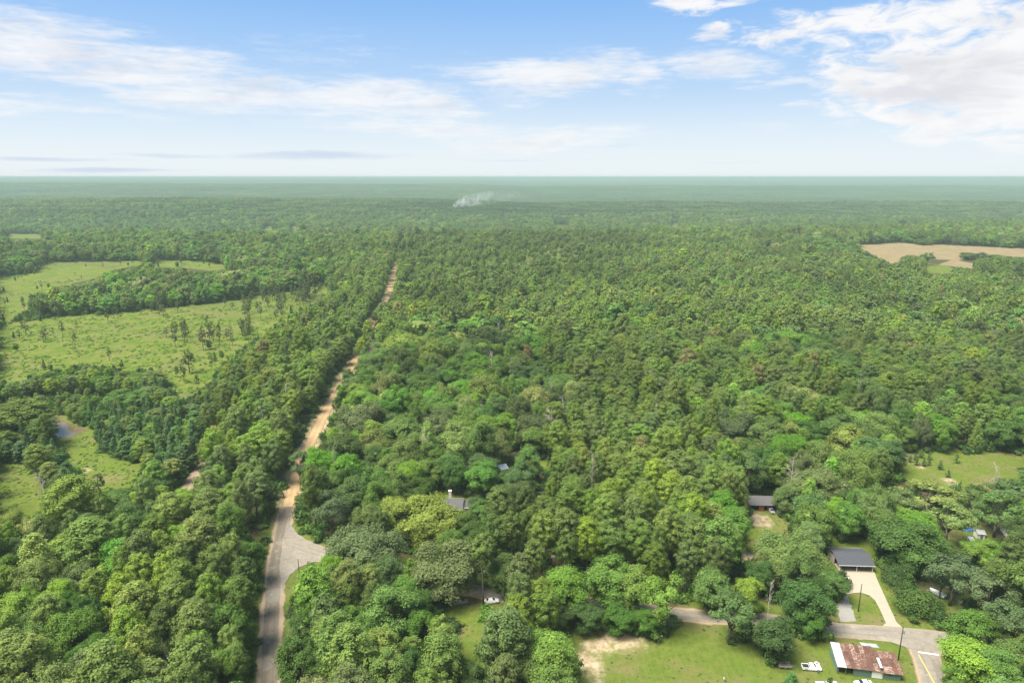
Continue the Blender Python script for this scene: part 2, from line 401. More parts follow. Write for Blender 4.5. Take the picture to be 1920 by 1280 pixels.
TRACK = road_material('clay_track', (0.20, 0.145, 0.10), (0.28, 0.205, 0.14), rut=(0.31, 0.235, 0.165), edgec=(0.12, 0.10, 0.05))
CONC = simple('concrete', (0.33, 0.285, 0.215), 0.85, 0.12, 0.5)
GRAVEL = simple('gravel_drive', (0.23, 0.22, 0.195), 0.95, 0.3, 1.2, bump=0.4)
YELLOW = simple('yellow_paint', (0.62, 0.40, 0.10), 0.8, 0.2, 2.0)
WHITEP = simple('white_paint', (0.70, 0.68, 0.62), 0.8, 0.15, 2.0)

# ------------------------------------------------------------------ what the photograph shows open: visible ground (pixels of the photograph)
OPEN = {
 'road': [
  [(484, 1290), (492, 1130), (502, 1040), (514, 985), (532, 930), (546, 888), (567, 886), (560, 935), (552, 980), (575, 1005), (617, 1028), (616, 1056), (580, 1058), (566, 1075), (552, 1100), (545, 1150), (542, 1200), (526, 1255), (522, 1290)],
  [(562, 860), (575, 828), (600, 778), (614, 766), (622, 785), (602, 827), (590, 851)],
  [(610, 767), (621, 744), (634, 716), (648, 716), (637, 747), (628, 768)],
  [(650, 694), (656, 672), (674, 668), (674, 682), (664, 697)],
  [(692, 610), (700, 597), (710, 599), (703, 614)],
  [(719, 572), (725, 545), (733, 508), (738, 498), (744, 500), (741, 515), (734, 546), (728, 572)],
  [(1280, 1140), (1325, 1143), (1325, 1168), (1283, 1165)], [(1416, 1148), (1452, 1153), (1452, 1176), (1418, 1174)],
  [(1553, 1163), (1790, 1180), (1772, 1225), (1764, 1240), (1778, 1290), (1732, 1290), (1690, 1208), (1558, 1194)],
  [(893, 1102), (937, 1104), (942, 1130), (900, 1132)],
  [(338, 928), (350, 900), (374, 868), (387, 872), (372, 900), (358, 928)]],
 'lawn': [
  [(858, 1290), (868, 1195), (848, 1152), (880, 1138), (905, 1165), (890, 1290)],
  [(1072, 1290), (1088, 1245), (1040, 1192), (1060, 1184), (1180, 1188), (1240, 1198), (1290, 1182), (1290, 1163), (1332, 1168), (1342, 1200), (1420, 1214), (1432, 1240), (1447, 1264), (1470, 1290)],
  [(1470, 1290), (1500, 1240), (1535, 1230), (1558, 1205), (1562, 1190), (1640, 1193), (1692, 1214), (1722, 1240), (1750, 1290)],
  [(1550, 1016), (1638, 1022), (1648, 1072), (1694, 1130), (1690, 1170), (1558, 1166), (1568, 1125), (1584, 1110), (1597, 1095), (1588, 1062), (1552, 1062)],
  [(1402, 930), (1457, 930), (1459, 965), (1476, 1000), (1432, 1008), (1412, 1048), (1394, 1065), (1386, 1040), (1404, 1000)],
  [(1690, 852), (1750, 848), (1925, 853), (1925, 882), (1890, 872), (1880, 900), (1850, 925), (1820, 905), (1780, 915), (1720, 900), (1680, 886)],
  [(1768, 1005), (1812, 985), (1828, 1000), (1822, 1028), (1775, 1042)], [(1775, 1128), (1795, 1125), (1800, 1165), (1780, 1170)],
  [(822, 922), (872, 932), (905, 950), (880, 962), (838, 960)], [(935, 876), (1020, 858), (1034, 874), (962, 887), (930, 895)],
  [(735, 988), (770, 990), (778, 1010), (745, 1012)]],
 'meadow': [
  [(90, 780), (112, 781), (146, 798), (170, 803), (180, 812), (190, 850), (240, 864), (272, 874), (256, 900), (216, 926), (190, 916), (165, 928), (140, 872), (115, 846), (104, 822)],
  [(-10, 868), (50, 871), (78, 895), (90, 930), (70, 965), (-10, 975)]],
 'clearing': [
  [(-10, 612), (120, 592), (200, 590), (300, 579), (420, 566), (520, 549), (617, 532), (604, 560), (565, 582), (530, 600), (476, 640), (442, 660), (412, 692), (372, 742), (345, 746), (310, 716), (290, 692), (230, 692), (170, 681), (120, 690), (60, 706), (-10, 722)],
  [(-10, 522), (60, 512), (88, 492), (200, 491), (262, 489), (265, 495), (205, 505), (160, 524), (100, 536), (60, 556), (55, 580), (20, 600), (-10, 607)],
  [(285, 489), (380, 490), (432, 500), (400, 506), (350, 501), (290, 500)]],
 'field': [
  [(1610, 460), (1680, 455), (1930, 467), (1930, 481), (1850, 481), (1800, 487), (1760, 486), (1700, 476), (1690, 490), (1668, 493), (1640, 476)],
  [(1768, 496), (1790, 489), (1826, 495), (1820, 503)]],
 'green': [[(1735, 494), (1770, 498), (1792, 512), (1740, 511)], [(1040, 417), (1068, 416), (1066, 425), (1042, 425)], [(1262, 408), (1273, 408), (1271, 425), (1260, 425)], [(1358, 405), (1390, 404), (1386, 416), (1360, 416)], [(495, 425), (510, 424), (512, 432), (496, 433)], [(545, 424), (556, 424), (555, 434), (546, 434)], [(12, 439), (80, 439), (78, 445), (14, 446)], [(1160, 398), (1175, 397), (1174, 402), (1161, 402)]],
}
THIN = [[(975, 462), (1115, 458), (1120, 500), (1060, 532), (975, 535)]]                 # open pine stand with grass below
PLANT = [[(738, 455), (960, 432), (1180, 440), (1190, 500), (1110, 540), (1000, 560), (840, 590), (745, 585)]]   # rows of tall pines
def gpt(px, py):
    z = 0.0
    for _ in range(12): x, y = gp2(px, py, z); z = .5 * z + .5 * float(terrain(x, y))
    return (x, y)
W = {k: [[gpt(*p) for p in poly] for poly in v] for k, v in OPEN.items()}

MAIN = [(503, 1340), (505, 1280), (507, 1200), (511, 1130), (517, 1060), (526, 1010), (534, 972), (541, 950)]
DIRTL = [(534, 972), (543, 940), (556, 888), (577, 840), (608, 776), (628, 740), (640, 715), (664, 676), (700, 603), (726, 558), (733, 528), (741, 500), (752, 468), (762, 445)]
SIDE = [(545, 1020), (612, 1041), (760, 1078), (915, 1112), (1100, 1129), (1300, 1154), (1435, 1163), (1560, 1179), (1690, 1190), (1790, 1200), (1850, 1207), (2000, 1222)]
RIGHT = [(1700, 1185), (1722, 1206), (1738, 1235), (1752, 1282), (1766, 1330), (1790, 1420)]
TRK = [(330, 955), (345, 925), (362, 895), (380, 868), (400, 845)]
w2 = lambda L: [gp2(*p) for p in L]
MAINW, DIRTW, SIDEW, RIGHTW, TRKW = map(w2, (MAIN, DIRTL, SIDE, RIGHT, TRK))

def smooth_line(L, step=4.0):
    L = np.array(L); n = len(L); out = []
    for i in range(n - 1):
        p0, p1, p2, p3 = L[max(i - 1, 0)], L[i], L[i + 1], L[min(i + 2, n - 1)]
        k = max(2, int(np.linalg.norm(p2 - p1) / step))
        for t in np.linspace(0, 1, k, endpoint=False):
            out.append(.5 * ((2 * p1) + (p2 - p0) * t + (2 * p0 - 5 * p1 + 4 * p2 - p3) * t * t + (3 * p1 - p0 - 3 * p2 + p3) * t ** 3))
    out.append(L[-1]); return np.array(out)
def strip(name, line, width, z, mat, ragged=0.25, seed=1, cols=6, parent=None, kind='structure'):
    rg = np.random.default_rng(seed); L = smooth_line(line, 3.0)
    T = np.gradient(L, axis=0); T /= np.linalg.norm(T, axis=1)[:, None]; Nn = np.stack([T[:, 1], -T[:, 0]], 1)
    S = np.concatenate([[0], np.cumsum(np.linalg.norm(np.diff(L, axis=0), axis=1))])
    wd = width(S / S[-1]) if callable(width) else np.full(len(L), width)
    us = np.linspace(0, 1, cols); V = []; UV = []
    for i in range(len(L)):
        for u in us:
            j = ragged * (rg.random() - .5) if u in (0, 1) else 0
            crown_ = 0.05 * (1 - (2 * u - 1) ** 2)
            q = L[i] + Nn[i] * ((u - .5) * wd[i] + j); V.append((q[0], q[1], z + crown_)); UV.append((u, S[i]))
    F = [(i * cols + k, i * cols + k + 1, (i + 1) * cols + k + 1, (i + 1) * cols + k) for i in range(len(L) - 1) for k in range(cols - 1)]
    me = mesh_np(name, V, F, [mat]); UV = np.array(UV)
    uvl = me.uv_layers.new(name='UVMap'); idx = np.zeros(len(me.loops), np.int32); me.loops.foreach_get('vertex_index', idx)
    uvl.data.foreach_set('uv', UV[idx].astype(np.float32).ravel())
    o = add(name, me, parent)
    if parent is None: tag(o, kind=kind)
    return o
def polysheet(name, pts, z, mat, parent=None, kind='structure', thick=0.0, edge=1.2, jit=0.12, seed=3):
    import bmesh
    rg = random.Random(seed); P = []
    n = len(pts)
    for i in range(n):
        a, b = np.array(pts[i]), np.array(pts[(i + 1) % n]); k = max(1, int(np.linalg.norm(b - a) / edge))
        for t in range(k):
            q = a + (b - a) * t / k; P.append((q[0] + rg.uniform(-jit, jit), q[1] + rg.uniform(-jit, jit)))
    bm = bmesh.new(); vs = [bm.verts.new((x, y, z)) for x, y in P]; f = bm.faces.new(vs); f.normal_update()
    if f.normal.z < 0: f.normal_flip()
    if thick:
        r = bmesh.ops.extrude_face_region(bm, geom=[f]); bmesh.ops.translate(bm, verts=[v for v in r['geom'] if isinstance(v, bmesh.types.BMVert)], vec=(0, 0, -thick))
    bmesh.ops.triangulate(bm, faces=bm.faces[:])
    me = bpy.data.meshes.new(name); bm.to_mesh(me); bm.free(); me.materials.append(mat)
    uv = me.uv_layers.new(name='UVMap')
    for l in me.loops: uv.data[l.index].uv = (0.5, 0.0)
    o = add(name, me, parent)
    if parent is None: tag(o, kind=kind)
    return o

# ------------------------------------------------------------------ ground
def build_ground():
    ys = np.concatenate([np.linspace(-400, 60, 16), np.exp(np.linspace(math.log(70), math.log(70000), 620))])
    us = np.linspace(-1, 1, 421)
    Yg, Ug = np.meshgrid(ys, us, indexing='ij'); Xg = Ug * (1.12 * np.maximum(Yg, 0) + 420)
    Zg = terrain(Xg, Yg)
    x, y = Xg.ravel(), Yg.ravel(); near = (y < 2700)
    def combo(names, pad):
        d = np.full(x.shape, 500.0)
        for nm in names:
            for poly in W[nm]: d[near] = np.minimum(d[near], sdist(x[near], y[near], poly) - pad)
        return d
    lawn = combo(['lawn', 'meadow', 'green'], 5.0)
    for L, r in ((SIDEW, 9), (MAINW, 8), (RIGHTW, 9), (DIRTW, 6)): lawn[near] = np.minimum(lawn[near], ldist(x[near], y[near], L) - r)
    clear = combo(['clearing'], 8.0)
    for poly in THIN + PLANT: clear[near] = np.minimum(clear[near], sdist(x[near], y[near], [gp2(*p) for p in poly]) - 5)
    field = combo(['field'], 6.0)
    sand = np.full(x.shape, 500.0)
    for px, py, r in ((1098, 1238, 3.2), (1112, 1250, 2.6), (1130, 1203, 2.4), (1165, 1200, 3.0), (1190, 1203, 2.4), (1110, 1210, 2.0), (1425, 1190, 1.2), (1400, 1045, 2.5), (1425, 975, 4),
                      (1690, 862, 1.5), (1700, 852, 2), (1778, 902, 2.2), (1725, 875, 1.6), (150, 885, 2.2), (158, 905, 2.0), (165, 920, 2.6), (1815, 1140, 1.5), (1822, 1155, 1.5), (1040, 965, 2.5), (1030, 1000, 2.0), (1025, 1040, 2.0)):
        c = gp2(px, py); sand = np.minimum(sand, np.hypot(x - c[0], (y - c[1]) * .7) - r)
    sand[near] = np.minimum(sand[near], ldist(x[near], y[near], DIRTW) - 4.2)
    far = sm(y, 2700, 4500)
    V = np.stack([x, y, Zg.ravel()], 1); nc = len(us); i, j = np.meshgrid(np.arange(len(ys) - 1), np.arange(nc - 1), indexing='ij')
    a = (i * nc + j).ravel(); F = np.stack([a, a + 1, a + nc + 1, a + nc], 1)
    me = mesh_np('ground', V, F, [GROUND], {'sd_lawn': ('POINT', lawn), 'sd_clearing': ('POINT', clear), 'sd_field': ('POINT', field), 'sd_sand': ('POINT', sand), 'far': ('POINT', far)})
    me.shade_smooth() if hasattr(me, 'shade_smooth') else None
    tag(add('ground', me), kind='structure')
build_ground()

# roads
strip('road_shoulder', MAINW, 7.4, 0.04, SHOULDER, 0.9, 2)
strip('paved_road', MAINW, 4.6, 0.09, ASPH, 0.25, 3)
strip('dirt_road', DIRTW, lambda t: 6.0 - 1.2 * t, 0.07, DIRT, 1.2, 4)
strip('side_road_shoulder', SIDEW, 7.6, 0.035, SHOULDER, 1.0, 5)
strip('side_road', SIDEW, lambda t: 5.4 + 1.8 * sm(t, .72, .8), 0.10, CHIP, 0.3, 6)
strip('turning_road_shoulder', RIGHTW, 8.4, 0.045, SHOULDER, 0.8, 7)
strip('turning_road', RIGHTW, 6.7, 0.12, CHIP, 0.25, 8)
strip('clay_track', TRKW, 5.0, 0.05, TRACK, 0.9, 9)
polysheet('road_apron', w2([(540, 968), (546, 985), (556, 998), (575, 1012), (600, 1022), (622, 1030), (622, 1053), (585, 1054), (560, 1064), (544, 1078), (534, 1094), (529, 1112), (524, 1060), (531, 1010)]), 0.135, CHIP, seed=11)
polysheet('junction_apron', w2([(1650, 1183), (1796, 1192), (1785, 1206), (1768, 1222), (1758, 1240), (1722, 1226), (1708, 1217), (1672, 1204)]), 0.175, CHIP, seed=12)
def marking(name, a, b, wd, z, mat):
    a, b = np.array(gp2(*a)), np.array(gp2(*b)); t = (b - a) / np.linalg.norm(b - a); n = np.array([t[1], -t[0]]) * wd / 2
    k = 10; V = []; rg = random.Random(4)
    for i in range(k + 1):
        q = a + (b - a) * i / k
        V += [(*(q + n * rg.uniform(.85, 1.05)), z), (*(q - n * rg.uniform(.85, 1.05)), z)]
    return tag(add(name, mesh_np(name, V, [(2 * i, 2 * i + 1, 2 * i + 3, 2 * i + 2) for i in range(k)], [mat])), kind='structure')
marking('stop_line_marking', (1721, 1222.5), (1760, 1228), 0.55, 0.20, WHITEP)
marking('yellow_line_marking', (1722, 1227), (1754, 1285), 0.32, 0.20, YELLOW)
polysheet('concrete_driveway', w2([(1586, 1062), (1634, 1060), (1646, 1090), (1681, 1167), (1692, 1177), (1655, 1174), (1661, 1168), (1650, 1143), (1641, 1126), (1630, 1116), (1614, 1111), (1600, 1112), (1589, 1115), (1580, 1100)]), 0.21, CONC, thick=0.12, jit=0.04, seed=13)
polysheet('gravel_driveway', w2([(1566, 1119), (1590, 1116), (1596, 1135), (1601, 1150), (1608, 1163), (1574, 1166), (1572, 1145)]), 0.06, GRAVEL, jit=0.5, seed=14)

# pond
def build_pond():
    m, N, out = newmat('muddy_water')
    P = N.n('ShaderNodeNewGeometry').outputs['Position']
    nz = N.noise(P, 0.25, 4.0, 0.6)
    b = N.n('ShaderNodeBump', ins={'Height': N.noise(P, 1.2, 3.0, 0.6), 'Strength': 0.06, 'Distance': 0.1})
    p = N.n('ShaderNodeBsdfPrincipled', ins={'Base Color': N.mix(nz, (0.12, 0.092, 0.046), (0.16, 0.122, 0.064)), 'Roughness': 0.02, 'IOR': 1.33, 'Normal': b.outputs[0]})
    N.link(p.outputs[0], out.inputs[0])
    polysheet('pond_water', w2([(88, 778), (104, 780), (118, 788), (132, 794), (150, 800), (166, 806), (154, 811), (143, 815), (133, 820), (118, 820), (106, 819), (98, 806), (86, 792)]), 0.10, m, jit=0.35, seed=15)
build_pond()

# ------------------------------------------------------------------ tree shapes
RNG = np.random.default_rng(11)
def unit(v): return v / (np.linalg.norm(v, axis=-1, keepdims=True) + 1e-9)
def leaves(rng, C, R, per, leaf, cc, flat=0.8, up=0.25, jit=0.55, shell=0.5, tintv=0.13):
    """leaf faces spread over the clumps with centres C and radii R"""
    C = np.asarray(C, float); R = np.asarray(R, float); n = len(C)
    k = n * per
    ci = np.repeat(np.arange(n), per)
    d = unit(rng.normal(size=(k, 3)) + np.array([0, 0, up]))
    rr = R[ci] * (shell * .6 + (1 - shell * .6) * np.sqrt(rng.random(k))) * np.where(rng.random(k) < .16, 1.32, 1.06)
    p = C[ci] + d * rr[:, None] * np.array([1, 1, flat])
    nrm = unit(d * .62 + unit(p - cc) * .75 + rng.normal(size=(k, 3)) * jit * .62)
    a = unit(np.cross(nrm, rng.normal(size=(k, 3)))); b = np.cross(nrm, a)
    s = leaf * (.65 + .7 * rng.random(k)); q = s * (.55 + .4 * rng.random(k))
    a = a * s[:, None] * .5; b = b * q[:, None] * .5
    skew = (rng.random(k) - .5)[:, None] * .8
    V = np.stack([p - a - b, p + a - b * .6 + b * skew, p + a * .8 + b, p - a * .7 + b * .8], 1).reshape(-1, 3)
    ct = 1 + rng.normal(size=n) * tintv; t = ct[ci] * (1 + rng.normal(size=k) * .12)
    return V, np.clip(t, .55, 1.6)
def limb(mb, a, b, r0, r1, rng, n=5, sag=0.0, k=3):
    a, b = np.array(a, float), np.array(b, float); pts = []
    L = np.linalg.norm(b - a)
    for i in range(k + 1):
        t = i / k; q = a + (b - a) * t; q = q + rng.normal(size=3) * L * .04 * (0 < i < k); q[2] += sag * L * math.sin(math.pi * t) ; pts.append(q)
    mb.tube(pts, [r0 + (r1 - r0) * i / k for i in range(k + 1)], n)

def shape_pine(rng, q=1.0, H=20.0, Rr=3.7, cb=.40, puff=1.0, dens=1.0, lod=False):
    zb = H * cb * rng.uniform(.9, 1.1); C = []; R = []; mb = MB()
    lean = rng.normal(size=2) * .5
    axis = lambda z: np.array([lean[0] * (z / H) ** 2, lean[1] * (z / H) ** 2, z])
    mb.tube([axis(z) for z in np.linspace(0, H * .97, 6)], [.24, .21, .18, .14, .09, .03], 6)
    z = zb; sk = rng.uniform(0, 6.28)
    while z < H - .4:
        u = (z - zb) / (H - zb); env = Rr * (max(0, 1 - u ** 2.6)) ** .6 * min(1, .62 + 1.6 * u)
        nb = max(2, int(round((3.0 + 3.2 * env / Rr) * dens)))
        for i in range(nb):
            if rng.random() < .12: continue
            th = sk + 6.283 * (i + rng.uniform(-.3, .3)) / nb; e = env * rng.uniform(.72, 1.12)
            for f in ((1.0, .55) if e > 1.6 else (1.0,)):
                if f < 1 and rng.random() < .35: continue
                c = axis(z) + np.array([math.cos(th) * e * f, math.sin(th) * e * f, rng.uniform(-.35, .45) + .25 * e * f / Rr])
                C.append(c); R.append(puff * rng.uniform(.75, 1.25) * (1 if f == 1 else .85))
            if not lod and i % 2 == 0: limb(mb, axis(z - .3), axis(z) + np.array([math.cos(th) * e, math.sin(th) * e, .1]), .06, .02, rng, 3, k=2)
        z += rng.uniform(.75, 1.05) if not lod else rng.uniform(.95, 1.25); sk += 2.4
    C.append(axis(H - .3)); R.append(puff * .8)
    per, lf = (int(78 * q), .29) if not lod else (13, .78)
    cc = axis((zb + H) / 2 - 1)
    V, t = leaves(rng, C, R, per, lf, cc, .8, .3, .5, .45, .09)
    V2, t2 = leaves(rng, C, np.array(R) * .5, 4 if not lod else 2, .8 if not lod else 1.1, cc, .8, .2, .6, .0, .05)
    return np.concatenate([V, V2]), np.concatenate([t, t2]), mb

def shape_round(rng, q=1.0, H=15.0, Rr=5.5, cb=.30, lobes=15, lobe=.36, sub=11, clump=.85, open_=0.0, top=1.0, per0=64, leaf=.285, lod=False, droop=0.0, limbs=True):
    """broadleaf crown: lobes over a dome, each lobe covered with leafy clumps"""
    zb = H * cb; hz = (H - zb) / 2 ; cz = zb + hz * .92; mb = MB(); C = []; R = []
    cc = np.array([0, 0, cz - hz * .3])
    mb.tube([(0, 0, 0), (rng.normal() * .2, rng.normal() * .2, zb * .6), (0, 0, zb * 1.15)], [.05 + Rr * .055, .03 + Rr * .048, Rr * .04], 7)
    pts = []
    for i in range(lobes * 6):
        g = unit(rng.normal(size=3)); g[2] = g[2] * .95 + .12; g = unit(g)
        rad = rng.uniform(.50, .82)
        p = np.array([g[0] * Rr * rad, g[1] * Rr * rad, cz + g[2] * hz * rad * (top if g[2] > 0 else 1)])
        if all(np.linalg.norm((p - o) / np.array([1, 1, .8])) > Rr * lobe * .82 for o in pts): pts.append(p)
        if len(pts) >= lobes: break
    for p in pts:
        lr = Rr * lobe * rng.uniform(.75, 1.2)
        if limbs: limb(mb, (0, 0, zb * rng.uniform(.75, 1.1)), p * np.array([.9, .9, 1]), Rr * .025, .04, rng, 4, .06)
        o = unit(p - cc)
        for j in range(int(sub * (1 - open_))):
            d = unit(rng.normal(size=3) + o * .75 + np.array([0, 0, .28 - droop]))
            C.append(p + d * lr * np.array([1, 1, .85]) * rng.uniform(.7, 1.0)); R.append(clump * rng.uniform(.8, 1.5))
        C.append(p); R.append(lr * .55)
    per, lf = (int(per0 * q), leaf) if not lod else (13, .80)
    V, t = leaves(rng, C, R, per, lf, cc, .85, .25, .62, .4, .09)
    if not lod:
        V2, t2 = leaves(rng, pts, [Rr * lobe * .7] * len(pts), 26, .95, cc, .8, .2, .7, .1, .05)
        V, t = np.concatenate([V, V2]), np.concatenate([t, t2])
    return V, t, mb

def shape_cone(rng, q=1.0, H=14.0, Rr=2.6, cb=.08, puff=.8, lod=False, per0=48, leaf=.32, power=.85):
    zb = H * cb; C = []; R = []; mb = MB()
    mb.tube([(0, 0, 0), (.05, .03, H * .5), (0, 0, H * .95)], [.16, .10, .03], 6)
    z = zb; sk = 0
    while z < H - .5:
        u = (z - zb) / (H - zb); env = Rr * (1 - u) ** power * min(1, .55 + 3 * u) * rng.uniform(.8, 1.15)
        nb = max(2, int(2.5 + 5 * env / 2.6))
        for i in range(nb):
            th = sk + 6.283 * i / nb + rng.uniform(-.4, .4); e = env * rng.uniform(.6, 1.15)
            C.append((math.cos(th) * e, math.sin(th) * e, z + rng.uniform(-.3, .3))); R.append(puff * rng.uniform(.7, 1.2))
        z += rng.uniform(.7, 1.0); sk += 1.9
    C.append((0, 0, H - .4)); R.append(.5)
    per, lf = (int(per0 * q), leaf) if not lod else (9, .95)
    V, t = leaves(rng, C, R, per, lf, np.array([0, 0, H * .35]), .9, .35, .5, .35, .11)
    return V, t, mb

def shape_bush(rng, H=2.6, Rr=1.8, n=14, per=26, leaf=.36):
    C = []; R = []; mb = MB()
    for i in range(n):
        g = unit(rng.normal(size=3)); g[2] = abs(g[2]); rad = rng.uniform(.35, .9)
        C.append((g[0] * Rr * rad, g[1] * Rr * rad, .15 * H + g[2] * H * .75 * rad)); R.append(Rr * rng.uniform(.28, .45))
    mb.tube([(0, 0, 0), (0, 0, H * .5)], [.08, .03], 5)
    V, t = leaves(rng, C, R, per, leaf, np.array([0, 0, 0]), .85, .3, .55, .3, .12)
    return V, t, mb

def shape_dead(rng, H=16.0, Rr=4.0, lev=3):
    mb = MB()
    def grow(a, d, L, r, l):
        b = a + d * L; mid = (a + b) / 2 + rng.normal(size=3) * L * .06
        mb.tube([a, mid, b], [r, r * .8, r * .55], 5 if l > 1 else 4, cap=False)
        if l == 0: return
        for i in range(rng.integers(3, 5)):
            t = rng.uniform(.35, 1.0); o = a + (b - a) * t
            nd = unit(d * .75 + rng.normal(size=3) * .62 + np.array([0, 0, .22])); grow(o, nd, L * rng.uniform(.45, .7), r * .48, l - 1)
    mb.tube([(0, 0, 0), (rng.normal() * .2, rng.normal() * .2, H * .45), (rng.normal() * .3, rng.normal() * .3, H * .96)], [.24, .17, .04], 6)
    for i in range(13):
        z = H * rng.uniform(.32, .93); th = rng.uniform(0, 6.283)
        grow(np.array([0, 0, z]), unit(np.array([math.cos(th), math.sin(th), .75])), Rr * rng.uniform(.45, .8) * (1.15 - .5 * z / H), .085, lev - 1)
    return mb

PROTO = {}      # kind -> list of dict(crown, trunk, both, R, H)
HIDDEN = bpy.data.collections.new('tree_shapes')
def crown_mesh(name, V, t, mats=None):
    F = np.arange(len(V), dtype=np.int32).reshape(-1, 4)
    return mesh_np(name, V, F, [LEAF], {'tint': ('FACE', t)})
def both_mesh(name, V, t, mb):
    n = len(V); F = [tuple(range(4 * i, 4 * i + 4)) for i in range(len(t))]
    tv = np.array(mb.v).reshape(-1, 3); tq = [f for f in mb.f if len(f) == 4]
    F4 = np.concatenate([np.arange(n, dtype=np.int32).reshape(-1, 4), np.array(tq, np.int32).reshape(-1, 4) + n])
    fm = np.concatenate([np.zeros(len(t), int), np.ones(len(tq), int)])
    return mesh_np(name, np.concatenate([V, tv]), F4, [LEAF, BARK], {'tint': ('FACE', np.concatenate([t, np.ones(len(tq))]))}, fm)
def proto(kind, n, fn, near=True, far=True, **kw):
    L = []
    for i in range(n):
        d = {}
        if near:
            rng = np.random.default_rng(hash_(kind) + i); V, t, mb = fn(rng, **kw)
            d['crown'] = crown_mesh(kind + '_crown', V, t); d['trunk'] = mb.mesh(kind + '_trunk', BARK, True)
            d['near'] = both_mesh(kind + '_whole', V, t, mb)
            d['R'] = float(np.percentile(np.hypot(V[:, 0], V[:, 1]), 96)); d['H'] = float(V[:, 2].max())
        if far:
            rng = np.random.default_rng(hash_(kind) + i); V, t, mb = fn(rng, lod=True, **kw)
            d['far'] = both_mesh(kind + '_far', V, t, mb)
        L.append(d)
    PROTO[kind] = L
def hash_(s): return sum(ord(c) * (i + 7) for i, c in enumerate(s)) * 13
proto('pine', 7, shape_pine)
proto('plantpine', 4, shape_pine, H=21.0, Rr=2.7, cb=.62, puff=.85)
proto('slim', 4, shape_pine, H=16.0, Rr=2.2, cb=.36, puff=.52, dens=.5)
proto('oak', 5, shape_round, H=15.0, Rr=7.0, cb=.08, lobes=26, lobe=.32, sub=12, clump=1.0, per0=68, leaf=.29)
proto('hard', 7, shape_round, H=17.0, Rr=4.9, cb=.10, lobes=24, lobe=.34, sub=10, clump=.9)
proto('gum', 4, shape_cone, H=18.0, Rr=3.6, cb=.14, puff=.95, power=.6)
proto('cone', 4, shape_cone, H=12.0, Rr=2.3, cb=.05, puff=.7)
proto('open', 4, shape_round, H=16.0, Rr=5.6, cb=.30, lobes=16, lobe=.27, sub=8, clump=.8, per0=42)
proto('youngpine', 2, shape_cone, far=False, H=4.5, Rr=1.3, cb=.05, puff=.42, leaf=.3, per0=22)
for kind, n, kw in (('bush', 4, {}), ('roundbush', 2, dict(H=8.5, Rr=5.6, n=60, per=130, leaf=.32))):
    L = []
    for i in range(n):
        rng = np.random.default_rng(900 + i + len(kind)); V, t, mb = shape_bush(rng, **kw)
        L.append(dict(crown=crown_mesh(kind + '_crown', V, t), trunk=mb.mesh(kind + '_stem', BARK), near=both_mesh(kind, V, t, mb), R=kw.get('Rr', 1.8), H=kw.get('H', 2.6)))
    PROTO[kind] = L
PROTO['dead'] = [dict(trunk=shape_dead(np.random.default_rng(70 + i), 16, 4.2, 3).mesh('dead_tree_wood', DEADWOOD), R=4.0, H=16.0) for i in range(4)]

# leaf colours (linear base colours)
TONE = {'pine': (.150, .224, .038), 'plantpine': (.142, .206, .040), 'slim': (.140, .190, .056), 'oak': (.150, .212, .048), 'hard': (.116, .214, .034), 'gum': (.158, .270, .040),
        'cone': (.095, .178, .050), 'open': (.135, .210, .056), 'bush': (.085, .150, .032), 'roundbush': (.075, .135, .030), 'youngpine': (.08, .14, .05)}
SHADE = {'n': (1, 1, 1), 'd': (.72, .76, .8), 'y': (1.32, 1.24, .95), 'Y': (1.75, 1.55, .9), 'g': (1.0, .98, 1.25), 'b': (1.12, 1.25, .85), 'p': (1.7, 1.42, 1.7), 'r': (1.55, .62, 1.2), 't': (1.55, .98, 1.7)}

# ------------------------------------------------------------------ trees one by one: pixel of the crown's centre, crown width in pixels, kind, tone, label
HAND = []
def T(px, py, w, kind, tone='n', label=None, H=None, sq=1.0): HAND.append((px, py, w, kind, tone, label, H, sq))
